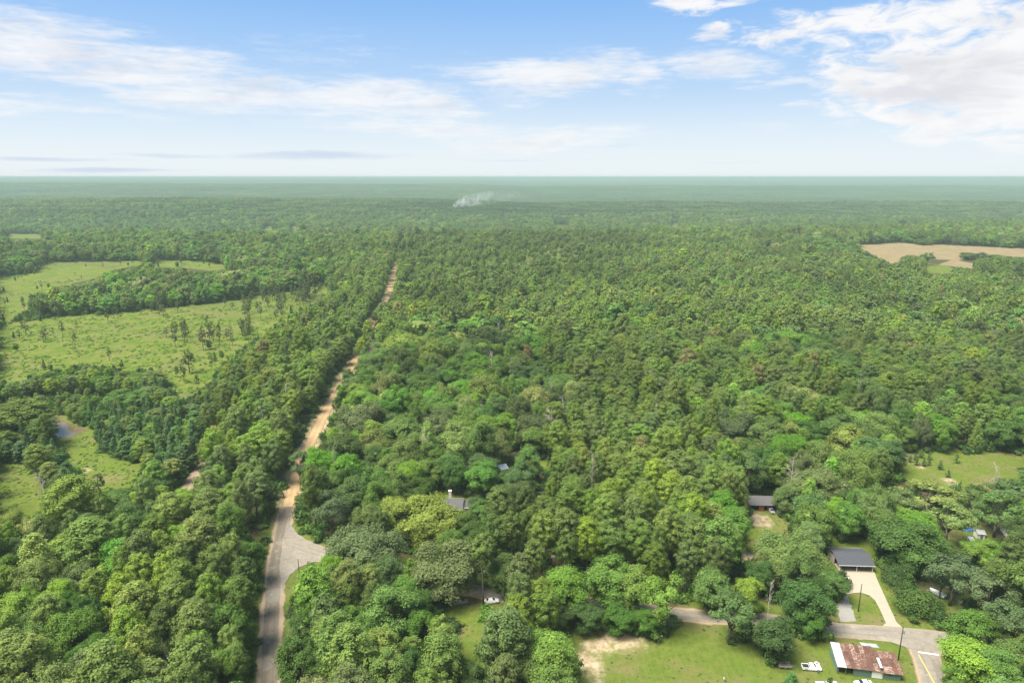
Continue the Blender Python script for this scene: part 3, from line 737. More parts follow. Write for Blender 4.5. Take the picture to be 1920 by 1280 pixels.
# lower-left woods
for a in [(162,1012,105,'pine','g','broad grey-green pine above the bright yellow-green tree at the picture edge'),(70,1058,80,'gum','Y','bright yellow-green tree standing out of the lower left woods'),
 (150,1085,92,'oak','g','grey-green oak just right of the bright yellow-green tree in the left woods'),(230,985,74,'hard','d'),(285,1000,60,'pine','d'),(370,1008,88,'pine','y','large olive pine crowning the left woods beside the dead grey tree'),(395,988,62,'pine','n'),
 (265,1035,66,'pine','n'),(270,1075,60,'pine','y'),(322,1065,62,'pine','y'),(335,1100,75,'pine','n'),(225,1120,66,'pine','y'),(268,1130,52,'pine','y'),(325,1126,70,'pine','n'),(245,1180,66,'pine','b'),(357,1180,74,'pine','y'),(305,1175,60,'pine','d'),
 (428,1175,84,'hard','d'),(108,1120,58,'hard','Y','yellow-topped broadleaf tree low in the left woods'),(62,1130,52,'hard','y'),(22,1150,74,'hard','Y','yellow-green broadleaf tree at the left picture edge'),(135,1185,84,'hard','n'),(68,1172,55,'hard','g'),(62,1205,78,'hard','n'),
 (36,1245,100,'pine','y'),(82,1244,64,'pine','n'),(205,1262,112,'pine','g'),(365,1250,92,'pine','g'),(415,1260,74,'hard','n'),(392,1115,56,'hard','b'),(450,1120,64,'pine','d'),(462,1045,62,'hard','d'),(425,985,64,'pine','d'),(5,1078,70,'hard','d'),(60,1000,70,'oak','p','pale yellow-green low tree left of the grey-green pine'),(20,985,64,'oak','y'),
 (180,1045,50,'hard','d'),(130,1135,46,'hard','d'),(165,1150,55,'hard','d'),(190,1215,60,'hard','d'),(290,1225,56,'hard','d'),(150,1240,60,'hard','d'),(455,1190,44,'hard','d'),(440,1240,50,'pine','n'),(340,1150,50,'hard','d'),(460,1080,50,'pine','d'),(405,1060,60,'pine','n'),(350,1050,50,'pine','d'),(20,1195,60,'hard','d'),(120,1060,46,'hard','d'),(410,1210,60,'hard','d')]: T(*a)
# between the paved road and the side road
for a in [(682,1030,150,'oak','g','huge grey-green live oak beside the sandy road junction'),(837,1062,140,'oak','g','wide grey-green live oak over the parked cars on the side road'),(590,1112,80,'pine','b'),(652,1087,62,'pine','y'),(692,1090,50,'pine','y'),
 (735,1145,112,'hard','y','tall full broadleaf tree in front of the live oaks'),(667,1172,64,'hard','n'),(628,1205,84,'pine','b'),(655,1234,104,'pine','y','big olive pine at the bottom edge right of the paved road'),(562,1242,92,'hard','d','dark green broadleaf tree leaning over the paved road edge'),(732,1264,80,'pine','g'),(568,1182,58,'hard','n'),(792,1178,58,'hard','d'),
 (832,1218,44,'gum','Y','narrow bright green young tree standing in the lawn gap'),(852,1225,30,'gum','b'),(938,1190,104,'pine','g','tall grey-green pine at the edge of the big lawn'),(880,1272,60,'hard','d'),(600,1150,56,'hard','d'),(700,1205,60,'hard','d'),(620,1068,50,'hard','b'),(700,1130,50,'pine','d'),(780,1130,52,'hard','d'),(645,1130,50,'pine','d'),(770,1250,50,'hard','d')]: T(*a)
# around the house with the chimney
for a in [(808,972,128,'oak','y','yellow-topped oak hiding the front of the house with the chimney'),(868,985,66,'oak','d'),(905,955,46,'hard','n',None,9.0),(790,950,60,'oak','y',None,12.0),(745,965,84,'oak','Y','pale yellow oak left of the house with the chimney'),(690,970,66,'oak','n'),(620,955,72,'open','g','tall pine-like tree with bare lower trunk at the junction verge',20.0),(655,930,66,'hard','n'),(905,892,62,'hard','b','rounded bright green tree behind the house with the chimney'),(852,885,50,'hard','d'),
 (888,942,36,'roundbush','p','small pale flowering shrub tree beside the chimney house'),(930,1000,60,'pine','d'),(947,1072,62,'hard','n'),(905,1030,46,'plantpine','n'),(960,990,52,'plantpine','d'),(940,945,56,'pine','n'),(700,905,60,'hard','n'),(650,880,60,'hard','b'),(597,905,52,'hard','n'),(560,868,50,'open','g','low spreading tree overhanging the dirt road'),(975,900,62,'hard','g'),(948,896,34,'hard','n',None,8.0),(990,868,52,'hard','b'),(768,890,60,'hard','y'),(735,880,60,'hard','y'),(600,868,60,'hard','b'),(625,905,50,'hard','n'),(800,960,40,'hard','d')]: T(*a)
# line along the back of the lawn
for a in [(978,1078,58,'pine','g'),(972,1112,52,'pine','n'),(1060,1098,90,'hard','b','leafy green tree, leftmost of the row behind the lawn',17.0),(1140,1085,92,'hard','b','fullest tree in the row behind the sandy lawn edge',18.0),(1185,1098,66,'hard','Y','yellowish tree right of centre in the row behind the lawn',17.0),(1250,1118,92,'open','b','ragged grey-green tree with bare twigs behind the lawn',19.0),(1100,1150,60,'hard','d',None,10.0),(1160,1155,60,'hard','d',None,9.0),(1210,1160,50,'hard','d',None,9.0),(1050,1150,50,'hard','d',None,9.0),
 (1335,1098,76,'hard','b','round green tree standing over the side road',15.0),(1372,1150,88,'open','n','tree with yellow-green patches in front of the side road',16.0),(1405,1112,50,'hard','Y','bright yellow-green tree beside the side road'),(1035,1232,92,'hard','Y','yellow-green broadleaf tree at the bottom left corner of the lawn'),(975,1190,64,'pine','n'),(992,1262,66,'hard','y'),(1000,1210,44,'hard','b')]: T(*a)
# pine stand north of the side road
for a in [(1017,993,54,'pine','y'),(1102,1005,58,'pine','y'),(1147,1008,58,'pine','g'),(1252,992,58,'pine','y'),(1200,1010,54,'pine','n'),(1300,1008,62,'pine','n'),(1350,1012,80,'pine','b'),(1376,985,62,'hard','b','fresh green broadleaf tree at the corner of the pine stand by the shed'),(1060,985,54,'plantpine','n'),(1230,1050,50,'pine','d'),(1290,1045,50,'pine','n'),(1340,1045,56,'pine','d'),(1060,1030,46,'plantpine','d'),(1000,1040,44,'plantpine','n'),(1185,965,56,'pine','y'),(1130,960,56,'pine','y'),(1225,955,50,'hard','p','pale yellow-green oak in the front of the pine stand'),(1300,960,60,'pine','y'),(1350,955,64,'hard','b')]: T(*a)
# carport side and right-hand yards
for a in [(1480,1035,130,'oak','b','large green oak left of the carport',15.0),(1445,1060,70,'oak','y',None,12.0),(1560,1092,60,'hard','n','dark green tree beside the concrete driveway',10.0),(1512,1125,96,'hard','d','dark glossy tree in front of the side road bend',16.0),(1452,1190,76,'hard','d','dark broad tree left of the white pickup truck',13.0),(1520,1165,50,'hard','d',None,10.0),
 (1702,1010,124,'hard','d','big dark tree right of the carport roof',18.0),(1662,992,64,'hard','n',None,15.0),(1725,1125,92,'roundbush','n','large round dark bush beside the concrete driveway',8.0),(1684,1075,70,'roundbush','n','dark bush between the carport and the big round bush',7.5),(1700,1045,60,'hard','d',None,11.0),(1768,1082,50,'open','n',None,12.0),(1790,1078,96,'open','g','open-crowned tree with a bare trunk beside the round bush',17.0),(1850,1110,94,'open','g',None,16.0),(1840,1032,62,'hard','y',None,12.0),(1887,1045,74,'hard','b',None,12.0),
 (1780,972,92,'open','Y','pale open pecan tree with forked trunk above the green yard',16.0),(1872,958,88,'open','n','spreading pecan tree at the right edge over the sheds',17.0),(1905,1165,92,'open','n',None,16.0),(1815,1180,74,'hard','n',None,14.0),(1825,1238,112,'hard','Y','yellow-green tree at the bottom right corner beside the turning road',14.0),(1868,1248,84,'hard','b',None,15.0),(1915,1230,80,'hard','n',None,15.0),(1890,1290,80,'hard','b',None,14.0),(1790,1270,40,'hard','n',None,9.0),
 (1485,1275,26,'cone','b','small conical evergreen on the lawn below the pickup truck',5.0),(1797,1157,22,'bush','d','small dark shrub at the foot of the bare-trunked tree'),(1900,1090,60,'hard','d',None,13.0),(1860,1170,56,'hard','d',None,12.0),(1770,1030,40,'hard','n',None,9.0),(1910,1000,50,'hard','d',None,14.0),
 (1530,910,116,'oak','g','large grey-green oak above the dark-roofed shed',18.0),(1480,930,60,'oak','g',None,14.0),(1610,868,92,'hard','n',None,18.0),(1640,848,76,'hard','g','grey-green tree at the corner of the green field',18.0),(1595,832,94,'oak','Y','pale yellow oak left of the green field',18.0),(1510,752,80,'oak','p','pale cream-topped oak in the middle of the right-hand forest',19.0),(1580,930,66,'hard','d',None,14.0),(1640,940,70,'hard','n',None,14.0),(1475,815,66,'oak','y',None,18.0),(1740,930,110,'open','Y','pale yellow-green open tree in front of the green field',13.0),(1680,940,80,'open','y',None,13.0),(1893,925,80,'open','n','tree with bare white limbs right of the green field',14.0),(1690,970,60,'hard','y',None,13.0),(1820,935,50,'open','y',None,12.0),(1402,878,66,'hard','g',None,20.0),(1440,870,70,'hard','d',None,19.0),
 (1727,785,52,'gum','Y','bright yellow-green gum tree in the row behind the green field',20.0),(1690,790,50,'hard','d',None,18.0),(1765,775,52,'gum','n',None,20.0),(1800,785,50,'gum','b',None,19.0),(1840,788,52,'gum','n',None,19.0),(1875,790,50,'gum','g',None,19.0),(1910,795,52,'gum','n',None,19.0),(1660,800,40,'hard','d',None,14.0),(1780,760,40,'gum','b',None,20.0)]: T(*a)
# pond and left meadow
for a in [(40,775,110,'pine','d','large dark pine mass left of the muddy pond',20.0),(75,800,60,'pine','d',None,15.0),(232,790,36,'cone','b',None,13.0),(262,795,34,'cone','b',None,13.0),(250,815,40,'cone','n',None,12.0),(215,800,36,'cone','n',None,12.0),(280,800,34,'cone','n',None,13.0),(205,825,40,'cone','d',None,10.0),(235,838,44,'cone','n',None,10.0),(270,835,40,'cone','d',None,10.0),(290,890,50,'gum','n','leafy pyramid tree between meadow and clay track',14.0),(320,870,46,'cone','d',None,12.0),(345,855,50,'cone','n',None,13.0),(300,835,40,'cone','n',None,12.0),(330,820,44,'cone','b',None,12.0),(365,790,44,'cone','b',None,12.0),(300,915,40,'hard','d',None,9.0),
 (182,900,26,'slim','d','single thin young pine in the wet meadow',9.0),(125,885,40,'cone','d',None,10.0),(95,850,36,'cone','n',None,9.0),(110,870,40,'cone','d',None,10.0),(40,845,40,'cone','g',None,10.0),(60,855,36,'cone','n',None,9.0),(15,845,40,'cone','d',None,10.0),(140,930,60,'oak','p','silvery pale tree at the south end of the wet meadow',9.0),(110,945,44,'oak','g',None,8.0),(210,940,70,'hard','n',None,11.0),(265,935,46,'hard','Y','bright green leafy tree south of the wet meadow',10.0),(345,935,50,'hard','Y','yellow-green tree at the lower end of the clay track',11.0),
 (352,668,22,'slim','d','lone thin pine standing in the cleared land',17.0),(990,662,19,'pine','r','single rust-red dying pine in the upper forest',21.0)]: T(*a)
for a in [(115,765,50),(135,755,50),(160,750,46),(75,745,50),(60,720,46),(100,710,44),(130,720,44),(155,705,46),(190,715,50),(205,745,50),(230,740,50),(260,745,50),(285,735,56),(255,710,46),(290,705,50),(165,770,40),(190,770,44),(320,760,50),(350,770,50),(300,775,50)]: T(a[0], a[1], a[2], random.Random(a[0]).choice(['hard', 'hard', 'pine', 'gum']), random.Random(a[0] + 1).choice('ndgg'), None, 11.0)
for a in [(686,640,30,'hard','n'),(692,622,24,'hard','b'),(676,655,28,'open','g'),(652,706,24,'hard','n'),(606,772,22,'open','g'),(710,588,20,'hard','n'),(704,592,16,'pine','n'),(640,735,20,'hard','b'),(630,757,18,'open','n'),(746,485,16,'pine','n'),(748,478,16,'pine','n'),(664,662,20,'hard','d'),(684,630,18,'hard','g'),(712,580,14,'hard','d')]: T(a[0], a[1], a[2], a[3], a[4], None, 13.0)
# lone trees by the ploughed field
for a in [(1733,452,36,'oak','d','round dark oak standing alone in the ploughed field',13.0),(1812,479,30,'oak','d','dark oak at the left of the pair on the field corner',12.0),(1838,479,34,'oak','d','dark oak at the right of the pair on the field corner',12.0),(1706,486,34,'oak','n','broad oak rising in front of the ploughed field',18.0),(1740,482,26,'open','n','open tree with thin crown in front of the ploughed field',20.0),(1875,486,60,'oak','n',None,16.0),(1905,490,60,'oak','g',None,16.0)]: T(*a)
# dead and browning trees
DEADS = [(430,935,44,'bare grey tree beside the clay track woods',16),(455,945,36,'second bare tree, right of the taller bare one by the clay track',14),(75,905,36,'pale bare tree in the left meadow',14),(312,1238,30,'bleached bare tree top in the lower left woods',15),(448,1035,26,'thin bare tree near the paved road in the left woods',17),(1443,1118,26,'tall bare grey tree beside the side road',15),(1032,795,40,'grey bare tree in the middle of the central forest',22),(1055,775,26,'brownish bare tree top beside the grey bare one',22),(1865,900,30,'white bare limbs at the right green field',18)]
# ------------------------------------------------------------------ place the trees
TREES = []     # dict(kind, i, x, y, s, sz, rz, col, label, hand)
def tree_from_px(px, py, w, kind, tone, label, H, sq, prng=random.Random(2)):
    i = prng.randrange(len(PROTO[kind])); p = PROTO[kind][i]
    h0 = H or p['H'] * prng.uniform(.95, 1.05)
    for _ in range(3):
        mid = {'pine': .68, 'plantpine': .78, 'slim': .68, 'oak': .56, 'hard': .60, 'open': .62, 'gum': .52, 'cone': .5}.get(kind, .48)
        t = depth_at(px, py, h0 * mid); R = w * .5 * t / FOC; s = R / p['R']
        if H is None: h0 = p['H'] * min(1.25, max(.62, s ** .6))
    g = gp(px, py, h0 * mid)
    c = np.array(TONE[kind]) * np.array(SHADE[tone])
    return dict(kind=kind, i=i, x=g[0], y=g[1], s=s, sz=h0 / p['H'], rz=prng.uniform(0, 6.28), col=tuple(c), label=label, hand=True, R=R, H=h0)
for h in HAND:
    t = tree_from_px(*h)
    if h[5] is None and any(inpoly(np.array([t['x']]), np.array([t['y']]), q)[0] for k in ('road', 'meadow') for q in W[k]): continue
    TREES.append(t)
EXTRA = [gp2(846, 955), gp2(1603, 1068), gp2(1600, 1050), gp2(1430, 950), gp2(1625, 1250), gp2(940, 886), gp2(1822, 1015), gp2(1835, 1000), gp2(1893, 1003), gp2(1880, 1052), gp2(1756, 1112), gp2(1787, 1104), gp2(920, 1127), gp2(864, 1127)]

def forest():
    rng = np.random.default_rng(77)
    polys = [p for k in OPEN for p in OPEN[k]]
    hx = np.array([t['x'] for t in TREES]); hy = np.array([t['y'] for t in TREES]); hr = np.array([t['R'] for t in TREES])
    out = []
    def grid(y0, y1, sp):
        ny = int((y1 - y0) / (sp * .87)); X = []; Y = []
        for r in range(ny):
            y = y0 + r * sp * .87; hw = (.96 if y < 1800 else .90) * y + 80; n = int(2 * hw / sp)
            xs = -hw + sp * (np.arange(n) + (r % 2) * .5); X.append(xs); Y.append(np.full(n, y))
        X = np.concatenate(X); Y = np.concatenate(Y)
        return X + rng.uniform(-.42, .42, X.shape) * sp, Y + rng.uniform(-.42, .42, X.shape) * sp
    bands = [(84, 330, 4.4), (330, 700, 4.7), (700, 1150, 5.4), (1150, 1750, 6.4), (1750, 2700, 8.6)]
    RK = {k: float(np.mean([q['R'] for q in PROTO[k]])) for k in ('pine', 'plantpine', 'hard', 'oak', 'gum', 'cone')}
    cells = {}
    def free(x, y, r, f):
        ci, cj = int(x // 12), int(y // 12)
        for a in range(ci - 1, ci + 2):
            for b in range(cj - 1, cj + 2):
                for (u, v, q) in cells.get((a, b), ()):
                    if (u - x) ** 2 + (v - y) ** 2 < (f * (q + r)) ** 2: return False
        cells.setdefault((ci, cj), []).append((x, y, r)); return True
    for bi, (y0, y1, sp) in enumerate(bands):
        X, Y = grid(y0, y1, sp); n = len(X)
        # kind of woodland from slow noise and from where the photograph shows pine or broadleaf
        px, py, _ = proj(np.stack([X, Y, np.full(n, 15.0)], 1))
        pine = .50 + 1.5 * (vnoise(X, Y, 95) - .5) + .7 * (vnoise(X + 300, Y, 38) - .5)
        pine += .75 * inpoly(px, py, [(400, 990), (380, 800), (520, 640), (640, 560), (730, 480), (735, 560), (650, 700), (560, 830), (520, 960)])      # left of the dirt road
        pine += .9 * inpoly(px, py, [(960, 1060), (980, 880), (1040, 760), (1180, 730), (1330, 780), (1400, 900), (1390, 1040), (1200, 1060)])          # stand north of the side road
        pine += 1.2 * inpoly(px, py, [(735, 590), (745, 440), (1000, 420), (1300, 420), (1300, 560), (1000, 600)])
        pine += .35 * inpoly(px, py, [(1000, 760), (1000, 590), (1900, 470), (1930, 740), (1560, 720), (1300, 700)])
        pine -= .75 * inpoly(px, py, [(600, 900), (650, 690), (760, 600), (1000, 600), (1030, 760), (960, 900), (760, 960)])
        pine -= .5 * inpoly(px, py, [(0, 620), (0, 400), (520, 380), (640, 540), (400, 580)])
        pine -= .35 * inpoly(px, py, [(1240, 720), (1560, 600), (1700, 760), (1640, 880), (1420, 860)])
        pine -= .4 * sm(Y, 1700, 2200) * (vnoise(X, Y, 300) - .3)
        r1 = rng.random(n); r2 = rng.random(n); r3 = rng.random(n)
        kind = np.where(pine + (r1 - .5) * .5 > .5, 'pine', 'hard').astype(object)
        plant = np.zeros(n, bool); thin = np.zeros(n, bool)
        bx, by, _ = proj(np.stack([X, Y, np.zeros(n)], 1))
        for p in PLANT: plant |= inpoly(bx, by, p)
        for p in THIN: thin |= inpoly(bx, by, p)
        kind[plant | thin] = 'plantpine'
        cz = inpoly(bx, by, [(165, 770), (330, 735), (420, 790), (350, 905), (250, 880), (180, 855)]) & (r2 < .8); kind[cz] = 'cone'
        cz2 = inpoly(bx, by, [(0, 900), (0, 790), (90, 800), (170, 930), (120, 960)]) & (r2 < .55); kind[cz2] = 'cone'
        hd = kind == 'hard'
        kind[hd & (r2 < .20)] = 'oak'; kind[hd & (r2 > .90)] = 'gum'
        keep = np.ones(n, bool)
        keep &= ~(plant & (r3 > .40)); keep &= ~(thin & (r3 > .12))
        # broadleaf crowns are wider, so fewer of them stand
        grow = {0: 1.0, 1: 1.0, 2: 1.05, 3: 1.15, 4: 1.4}[bi]
        S = grow * np.exp(rng.normal(size=n) * .22) * np.where(kind == 'hard', 1.16, np.where(kind == 'oak', 1.02, np.where(kind == 'cone', 1.0, 1.16))); SZ = .93 * np.exp(rng.normal(size=n) * .14) * S ** .35 * np.where(kind == 'oak', 1.36, 1.0)
        hv = 20.0 * SZ; hv[kind == 'oak'] *= .78; hv[kind == 'hard'] *= .9
        rad = np.array([RK[k_] for k_ in kind]) * S
        cen = inpoly(px, py, [(600, 900), (650, 690), (760, 600), (1500, 590), (1640, 800), (1420, 860), (1100, 700), (960, 900)]) & np.isin(kind, ['hard', 'oak'])
        S[cen] *= 1.2; rad[cen] *= 1.2; SZ[cen] *= 1.05; hv[cen] *= 1.05
        # lower growth west of the pond meadow and on the clearing's edge
        lowz = inpoly(bx, by, [(0, 1000), (0, 700), (330, 690), (400, 770), (340, 950), (200, 990)])
        lowz = lowz & (kind != 'cone'); SZ[lowz] *= .62; S[lowz] *= .8; hv[lowz] *= .62; rad[lowz] *= .8; rad[kind == 'cone'] *= .55; hv[kind == 'cone'] *= .6
        if True:
            m = Y < 2700; Z0 = terrain(X, Y)
            for fz, fx in ((0, 0), (.15, 0), (.3, 0), (.62, 0), (.35, -.6), (.35, .6), (.45, 0), (.78, 0), (.98, 0), (.72, -.85), (.72, .85), (.88, -.5), (.88, .5), (.55, -.7), (.55, .7)):
                qx, qy, _ = proj(np.stack([X + rad * fx, Y, Z0 + hv * fz], 1))
                for p in polys:
                    keep &= ~(m & inpoly(qx, qy, p))
            for L, w in ((MAINW, 7.0), (DIRTW, np.where(Y > 480, 2.2, 5.2)), (SIDEW, 6.5), (RIGHTW, 6.5), (TRKW, 3.5)):
                keep &= ldist(X, Y, L) > w + rad * .4
            for k in W:
                for p in W[k]: keep &= ~inpoly(X, Y, p)
            for ex, ey in EXTRA: keep &= np.hypot(X - ex, Y - ey) > 9.0
            dn = np.full(n, 1e9)
            mm = np.where(m & (Y < 1300))[0]
            for a, b, c in zip(hx, hy, hr): keep[mm] &= np.hypot(X[mm] - a, Y[mm] - b) > (c + rad[mm]) * .66
        cold = (vnoise(X, Y, 60) - .5) * .5
        order = np.where(keep)[0]; order = order[np.argsort(rng.random(len(order)) - .05 * rad[order])]
        for i in order:
            if not free(X[i], Y[i], rad[i], .69 if bi < 3 else .66): continue
            k = kind[i]; col = np.array(TONE[k], float)
            u = rng.random()
            if k == 'pine': col = col * (SHADE['t'] if u < .014 else SHADE['y'] if u > .85 else SHADE['g'] if u > .72 else (1, 1, 1))
            elif k in ('hard', 'oak', 'gum'): col = col * np.array(SHADE['p'] if u < .08 else SHADE['y'] if u < .22 else SHADE['b'] if u < .42 else SHADE['g'] if u < .64 else SHADE['d'] if u < .82 else (1, 1, 1))
            col = np.array(col) * (1 + cold[i])
            out.append(dict(kind=k, i=int(rng.integers(len(PROTO[k]))), x=float(X[i]), y=float(Y[i]), s=float(S[i]), sz=float(SZ[i]), rz=float(rng.uniform(0, 6.28)), col=tuple(col), label=None, hand=False, R=float(rad[i]), H=float(hv[i])))
    # scattered thin pines and saplings on the cleared land
    cl = [OPEN['clearing'][0]]
    n = 6500; X = rng.uniform(-900, -60, n); Y = rng.uniform(250, 900, n)
    bx, by, _ = proj(np.stack([X, Y, np.zeros(n)], 1))
    dens = vnoise(X, Y, 60) * .95 + .62 * sm(bx, 200, 560) - .12
    for i in range(n):
        if not inpoly(bx[i:i+1], by[i:i+1], cl[0])[0] or dens[i] < rng.uniform(.55, 1.5): continue
        col = np.array(TONE['slim']) * np.array(SHADE[rng.choice(['n', 'g', 'n', 'g', 't'], p=[.35, .25, .2, .15, .05])])
        out.append(dict(kind='slim', i=int(rng.integers(4)), x=float(X[i]), y=float(Y[i]), s=float(rng.uniform(.6, 1.25)), sz=float(rng.uniform(.45, 1.15)), rz=float(rng.uniform(0, 6.28)), col=tuple(col), label=None, hand=False, R=2.0, H=14.0))
    n = 5200; X = rng.uniform(-1100, -50, n); Y = rng.uniform(260, 1300, n); bx, by, _ = proj(np.stack([X, Y, np.zeros(n)], 1))
    for pi, poly in enumerate(W['clearing']):
        ins = inpoly(X, Y, poly); sdv = -sdist(X, Y, poly)
        for i in np.where(ins & (rng.random(n) < np.where(sdv < 22, .55 * np.exp(-sdv / 9), .035)))[0]:
            k = str(rng.choice(['cone', 'slim', 'pine', 'hard'], p=[.4, .3, .15, .15])); q = rng.uniform(.22, .55) if k in ('pine', 'hard') else rng.uniform(.35, .8)
            out.append(dict(kind=k, i=int(rng.integers(len(PROTO[k]))), x=float(X[i]), y=float(Y[i]), s=float(q), sz=float(q), rz=float(rng.uniform(0, 6.28)), col=tuple(np.array(TONE[k]) * np.array(SHADE[str(rng.choice(['n', 'g', 'b', 'y']))])), label=None, hand=False, R=2.0 * q, H=15 * q))
    return out
TREES += forest()
for t in TREES:
    t['z'] = float(terrain(t['x'], t['y']))
PONDW = w2([(88, 778), (132, 794), (166, 806), (143, 815), (118, 820), (98, 806)])
for t in TREES:
    if t['y'] < 500 and -330 < t['x'] < -180 and t['H'] > 7.5 and sdist(np.array([t['x']]), np.array([t['y']]), PONDW)[0] < 30 and t['y'] > 335:
        q = 7.0 / t['H']; t['sz'] *= q; t['s'] *= max(.6, q); t['H'] = 7.0
_c = np.array([[t['x'], t['y'], t['z'] + t['H'] * .65] for t in TREES])
_px, _py, _d = proj(_c)
for t, a, b, d in zip(TREES, _px, _py, _d): t['px'], t['py'], t['d'] = float(a), float(b), float(d)

NAMES = {'pine': ('pine_tree', 'tree'), 'plantpine': ('tall_pine_tree', 'tree'), 'slim': ('thin_pine_tree', 'tree'), 'oak': ('oak_tree', 'tree'), 'hard': ('broadleaf_tree', 'tree'), 'gum': ('sweetgum_tree', 'tree'),
         'cone': ('young_conical_tree', 'tree'), 'open': ('open_crowned_tree', 'tree'), 'bush': ('shrub', 'shrub'), 'roundbush': ('large_bush', 'bush'), 'youngpine': ('young_pine', 'tree')}
KWORD = {'pine': 'pine', 'plantpine': 'tall straight pine', 'slim': 'thin sparse pine', 'oak': 'spreading oak', 'hard': 'rounded broadleaf tree', 'gum': 'upright pointed tree', 'cone': 'young conical tree', 'open': 'open-crowned tree', 'bush': 'low shrub', 'roundbush': 'dense round bush'}
REGIONS = [
 ([(0, 960), (500, 960), (500, 1300), (0, 1300)], 'in the lower left woods'),
 ([(500, 1060), (980, 1060), (980, 1300), (500, 1300)], 'below the sandy junction'),
 ([(520, 850), (960, 850), (960, 1060), (520, 1060)], 'around the chimney house'),
 ([(960, 1060), (1420, 1060), (1420, 1300), (960, 1300)], 'between lawn and side road'),
 ([(960, 760), (1420, 760), (1420, 1060), (960, 1060)], 'in the central pine stand'),
 ([(1420, 860), (1660, 860), (1660, 1300), (1420, 1300)], 'around the carport'),
 ([(1660, 860), (1940, 860), (1940, 1300), (1660, 1300)], 'in the right-hand yards'),
 ([(1420, 700), (1940, 700), (1940, 860), (1420, 860)], 'behind the green field'),
 ([(380, 700), (600, 700), (520, 960), (380, 960)], 'left of the dirt road'),
 ([(0, 690), (400, 690), (400, 960), (0, 960)], 'around the muddy pond'),
 ([(0, 540), (620, 520), (600, 600), (400, 700), (0, 700)], 'on the cleared land'),
 ([(560, 600), (960, 600), (960, 860), (560, 860)], 'right of the dirt road'),
]
def region(px, py):
    for poly, nm in REGIONS:
        if inpoly(np.array([px]), np.array([py]), poly)[0]: return nm
    return 'in the wide upper forest'
def tone_word(c):
    r, g, b = c; v = g
    if r > g * 1.02: return 'brown'
    if v > .27: return 'bright yellow-green'
    if v > .205: return 'light green'
    if v < .135: return 'dark green'
    if b / g > .36: return 'grey-green'
    return 'olive green' if r / g > .74 else 'mid green'

used = {}
inview = [t for t in TREES if -40 < t['px'] < 1960 and t['py'] < 1330]
inview.sort(key=lambda t: (not t['hand'], -t['R'] / t['d']))
LIMIT = {'pine': 280, 'hard': 260, 'oak': 150, 'plantpine': 60, 'slim': 290, 'gum': 90, 'cone': 90, 'open': 90, 'bush': 50, 'roundbush': 20, 'youngpine': 20}
INDIV = []; cnt = {}
for t in inview:
    k = t['kind']
    if not t['hand'] and cnt.get(k, 0) >= LIMIT[k]: continue
    if not t['hand'] and k != 'slim' and t['d'] > 420: continue
    cnt[k] = cnt.get(k, 0) + 1; t['solo'] = True; INDIV.append(t)
def solo(t, label=None, group=None):
    p = PROTO[t['kind']][t['i']]; nm, cat = NAMES[t['kind']]
    r = empty(nm, (t['x'], t['y'], t.get('z', 0.0))); r.rotation_euler = (0, 0, t['rz']); r.scale = (t['s'], t['s'], t['sz'])
    for part in ('trunk', 'crown'):
        if part in p:
            c = add(part, p[part], r); c['leaf_color'] = [float(v) for v in t['col']]
    if label: tag(r, label, cat, group)
    elif t['label']: tag(r, t['label'], cat, NAMES[t['kind']][0].replace('_', ' ') + 's picked out one by one')
    else: tag(r, t['autolabel'], cat, t['autogroup'])
    return r
ORD = 'first second third fourth fifth sixth seventh eighth ninth tenth eleventh twelfth thirteenth fourteenth fifteenth sixteenth seventeenth eighteenth nineteenth twentieth'.split()
def name_all():
    by = {}
    for t in INDIV:
        if not t['label']: by.setdefault((tone_word(t['col']), KWORD[t['kind']], region(t['px'], t['py'])), []).append(t)
    for (tw, kw, reg), L in by.items():
        L.sort(key=lambda t: -t['py']); n = len(L); per = max(4, math.ceil(math.sqrt(n)))
        rows = [L[i:i + per] for i in range(0, n, per)]
        for ri, row in enumerate(rows):
            row.sort(key=lambda t: t['px'])
            for ci, t in enumerate(row):
                lab = f'{tw} {kw} {reg}'
                if len(row) > 1: lab += f', {ORD[ci]} from left'
                if len(rows) > 1: lab += f', {ORD[ri]} row up'
                t['autolabel'] = lab; t['autogroup'] = f'{kw}s {reg}'
name_all()
for t in INDIV: solo(t)

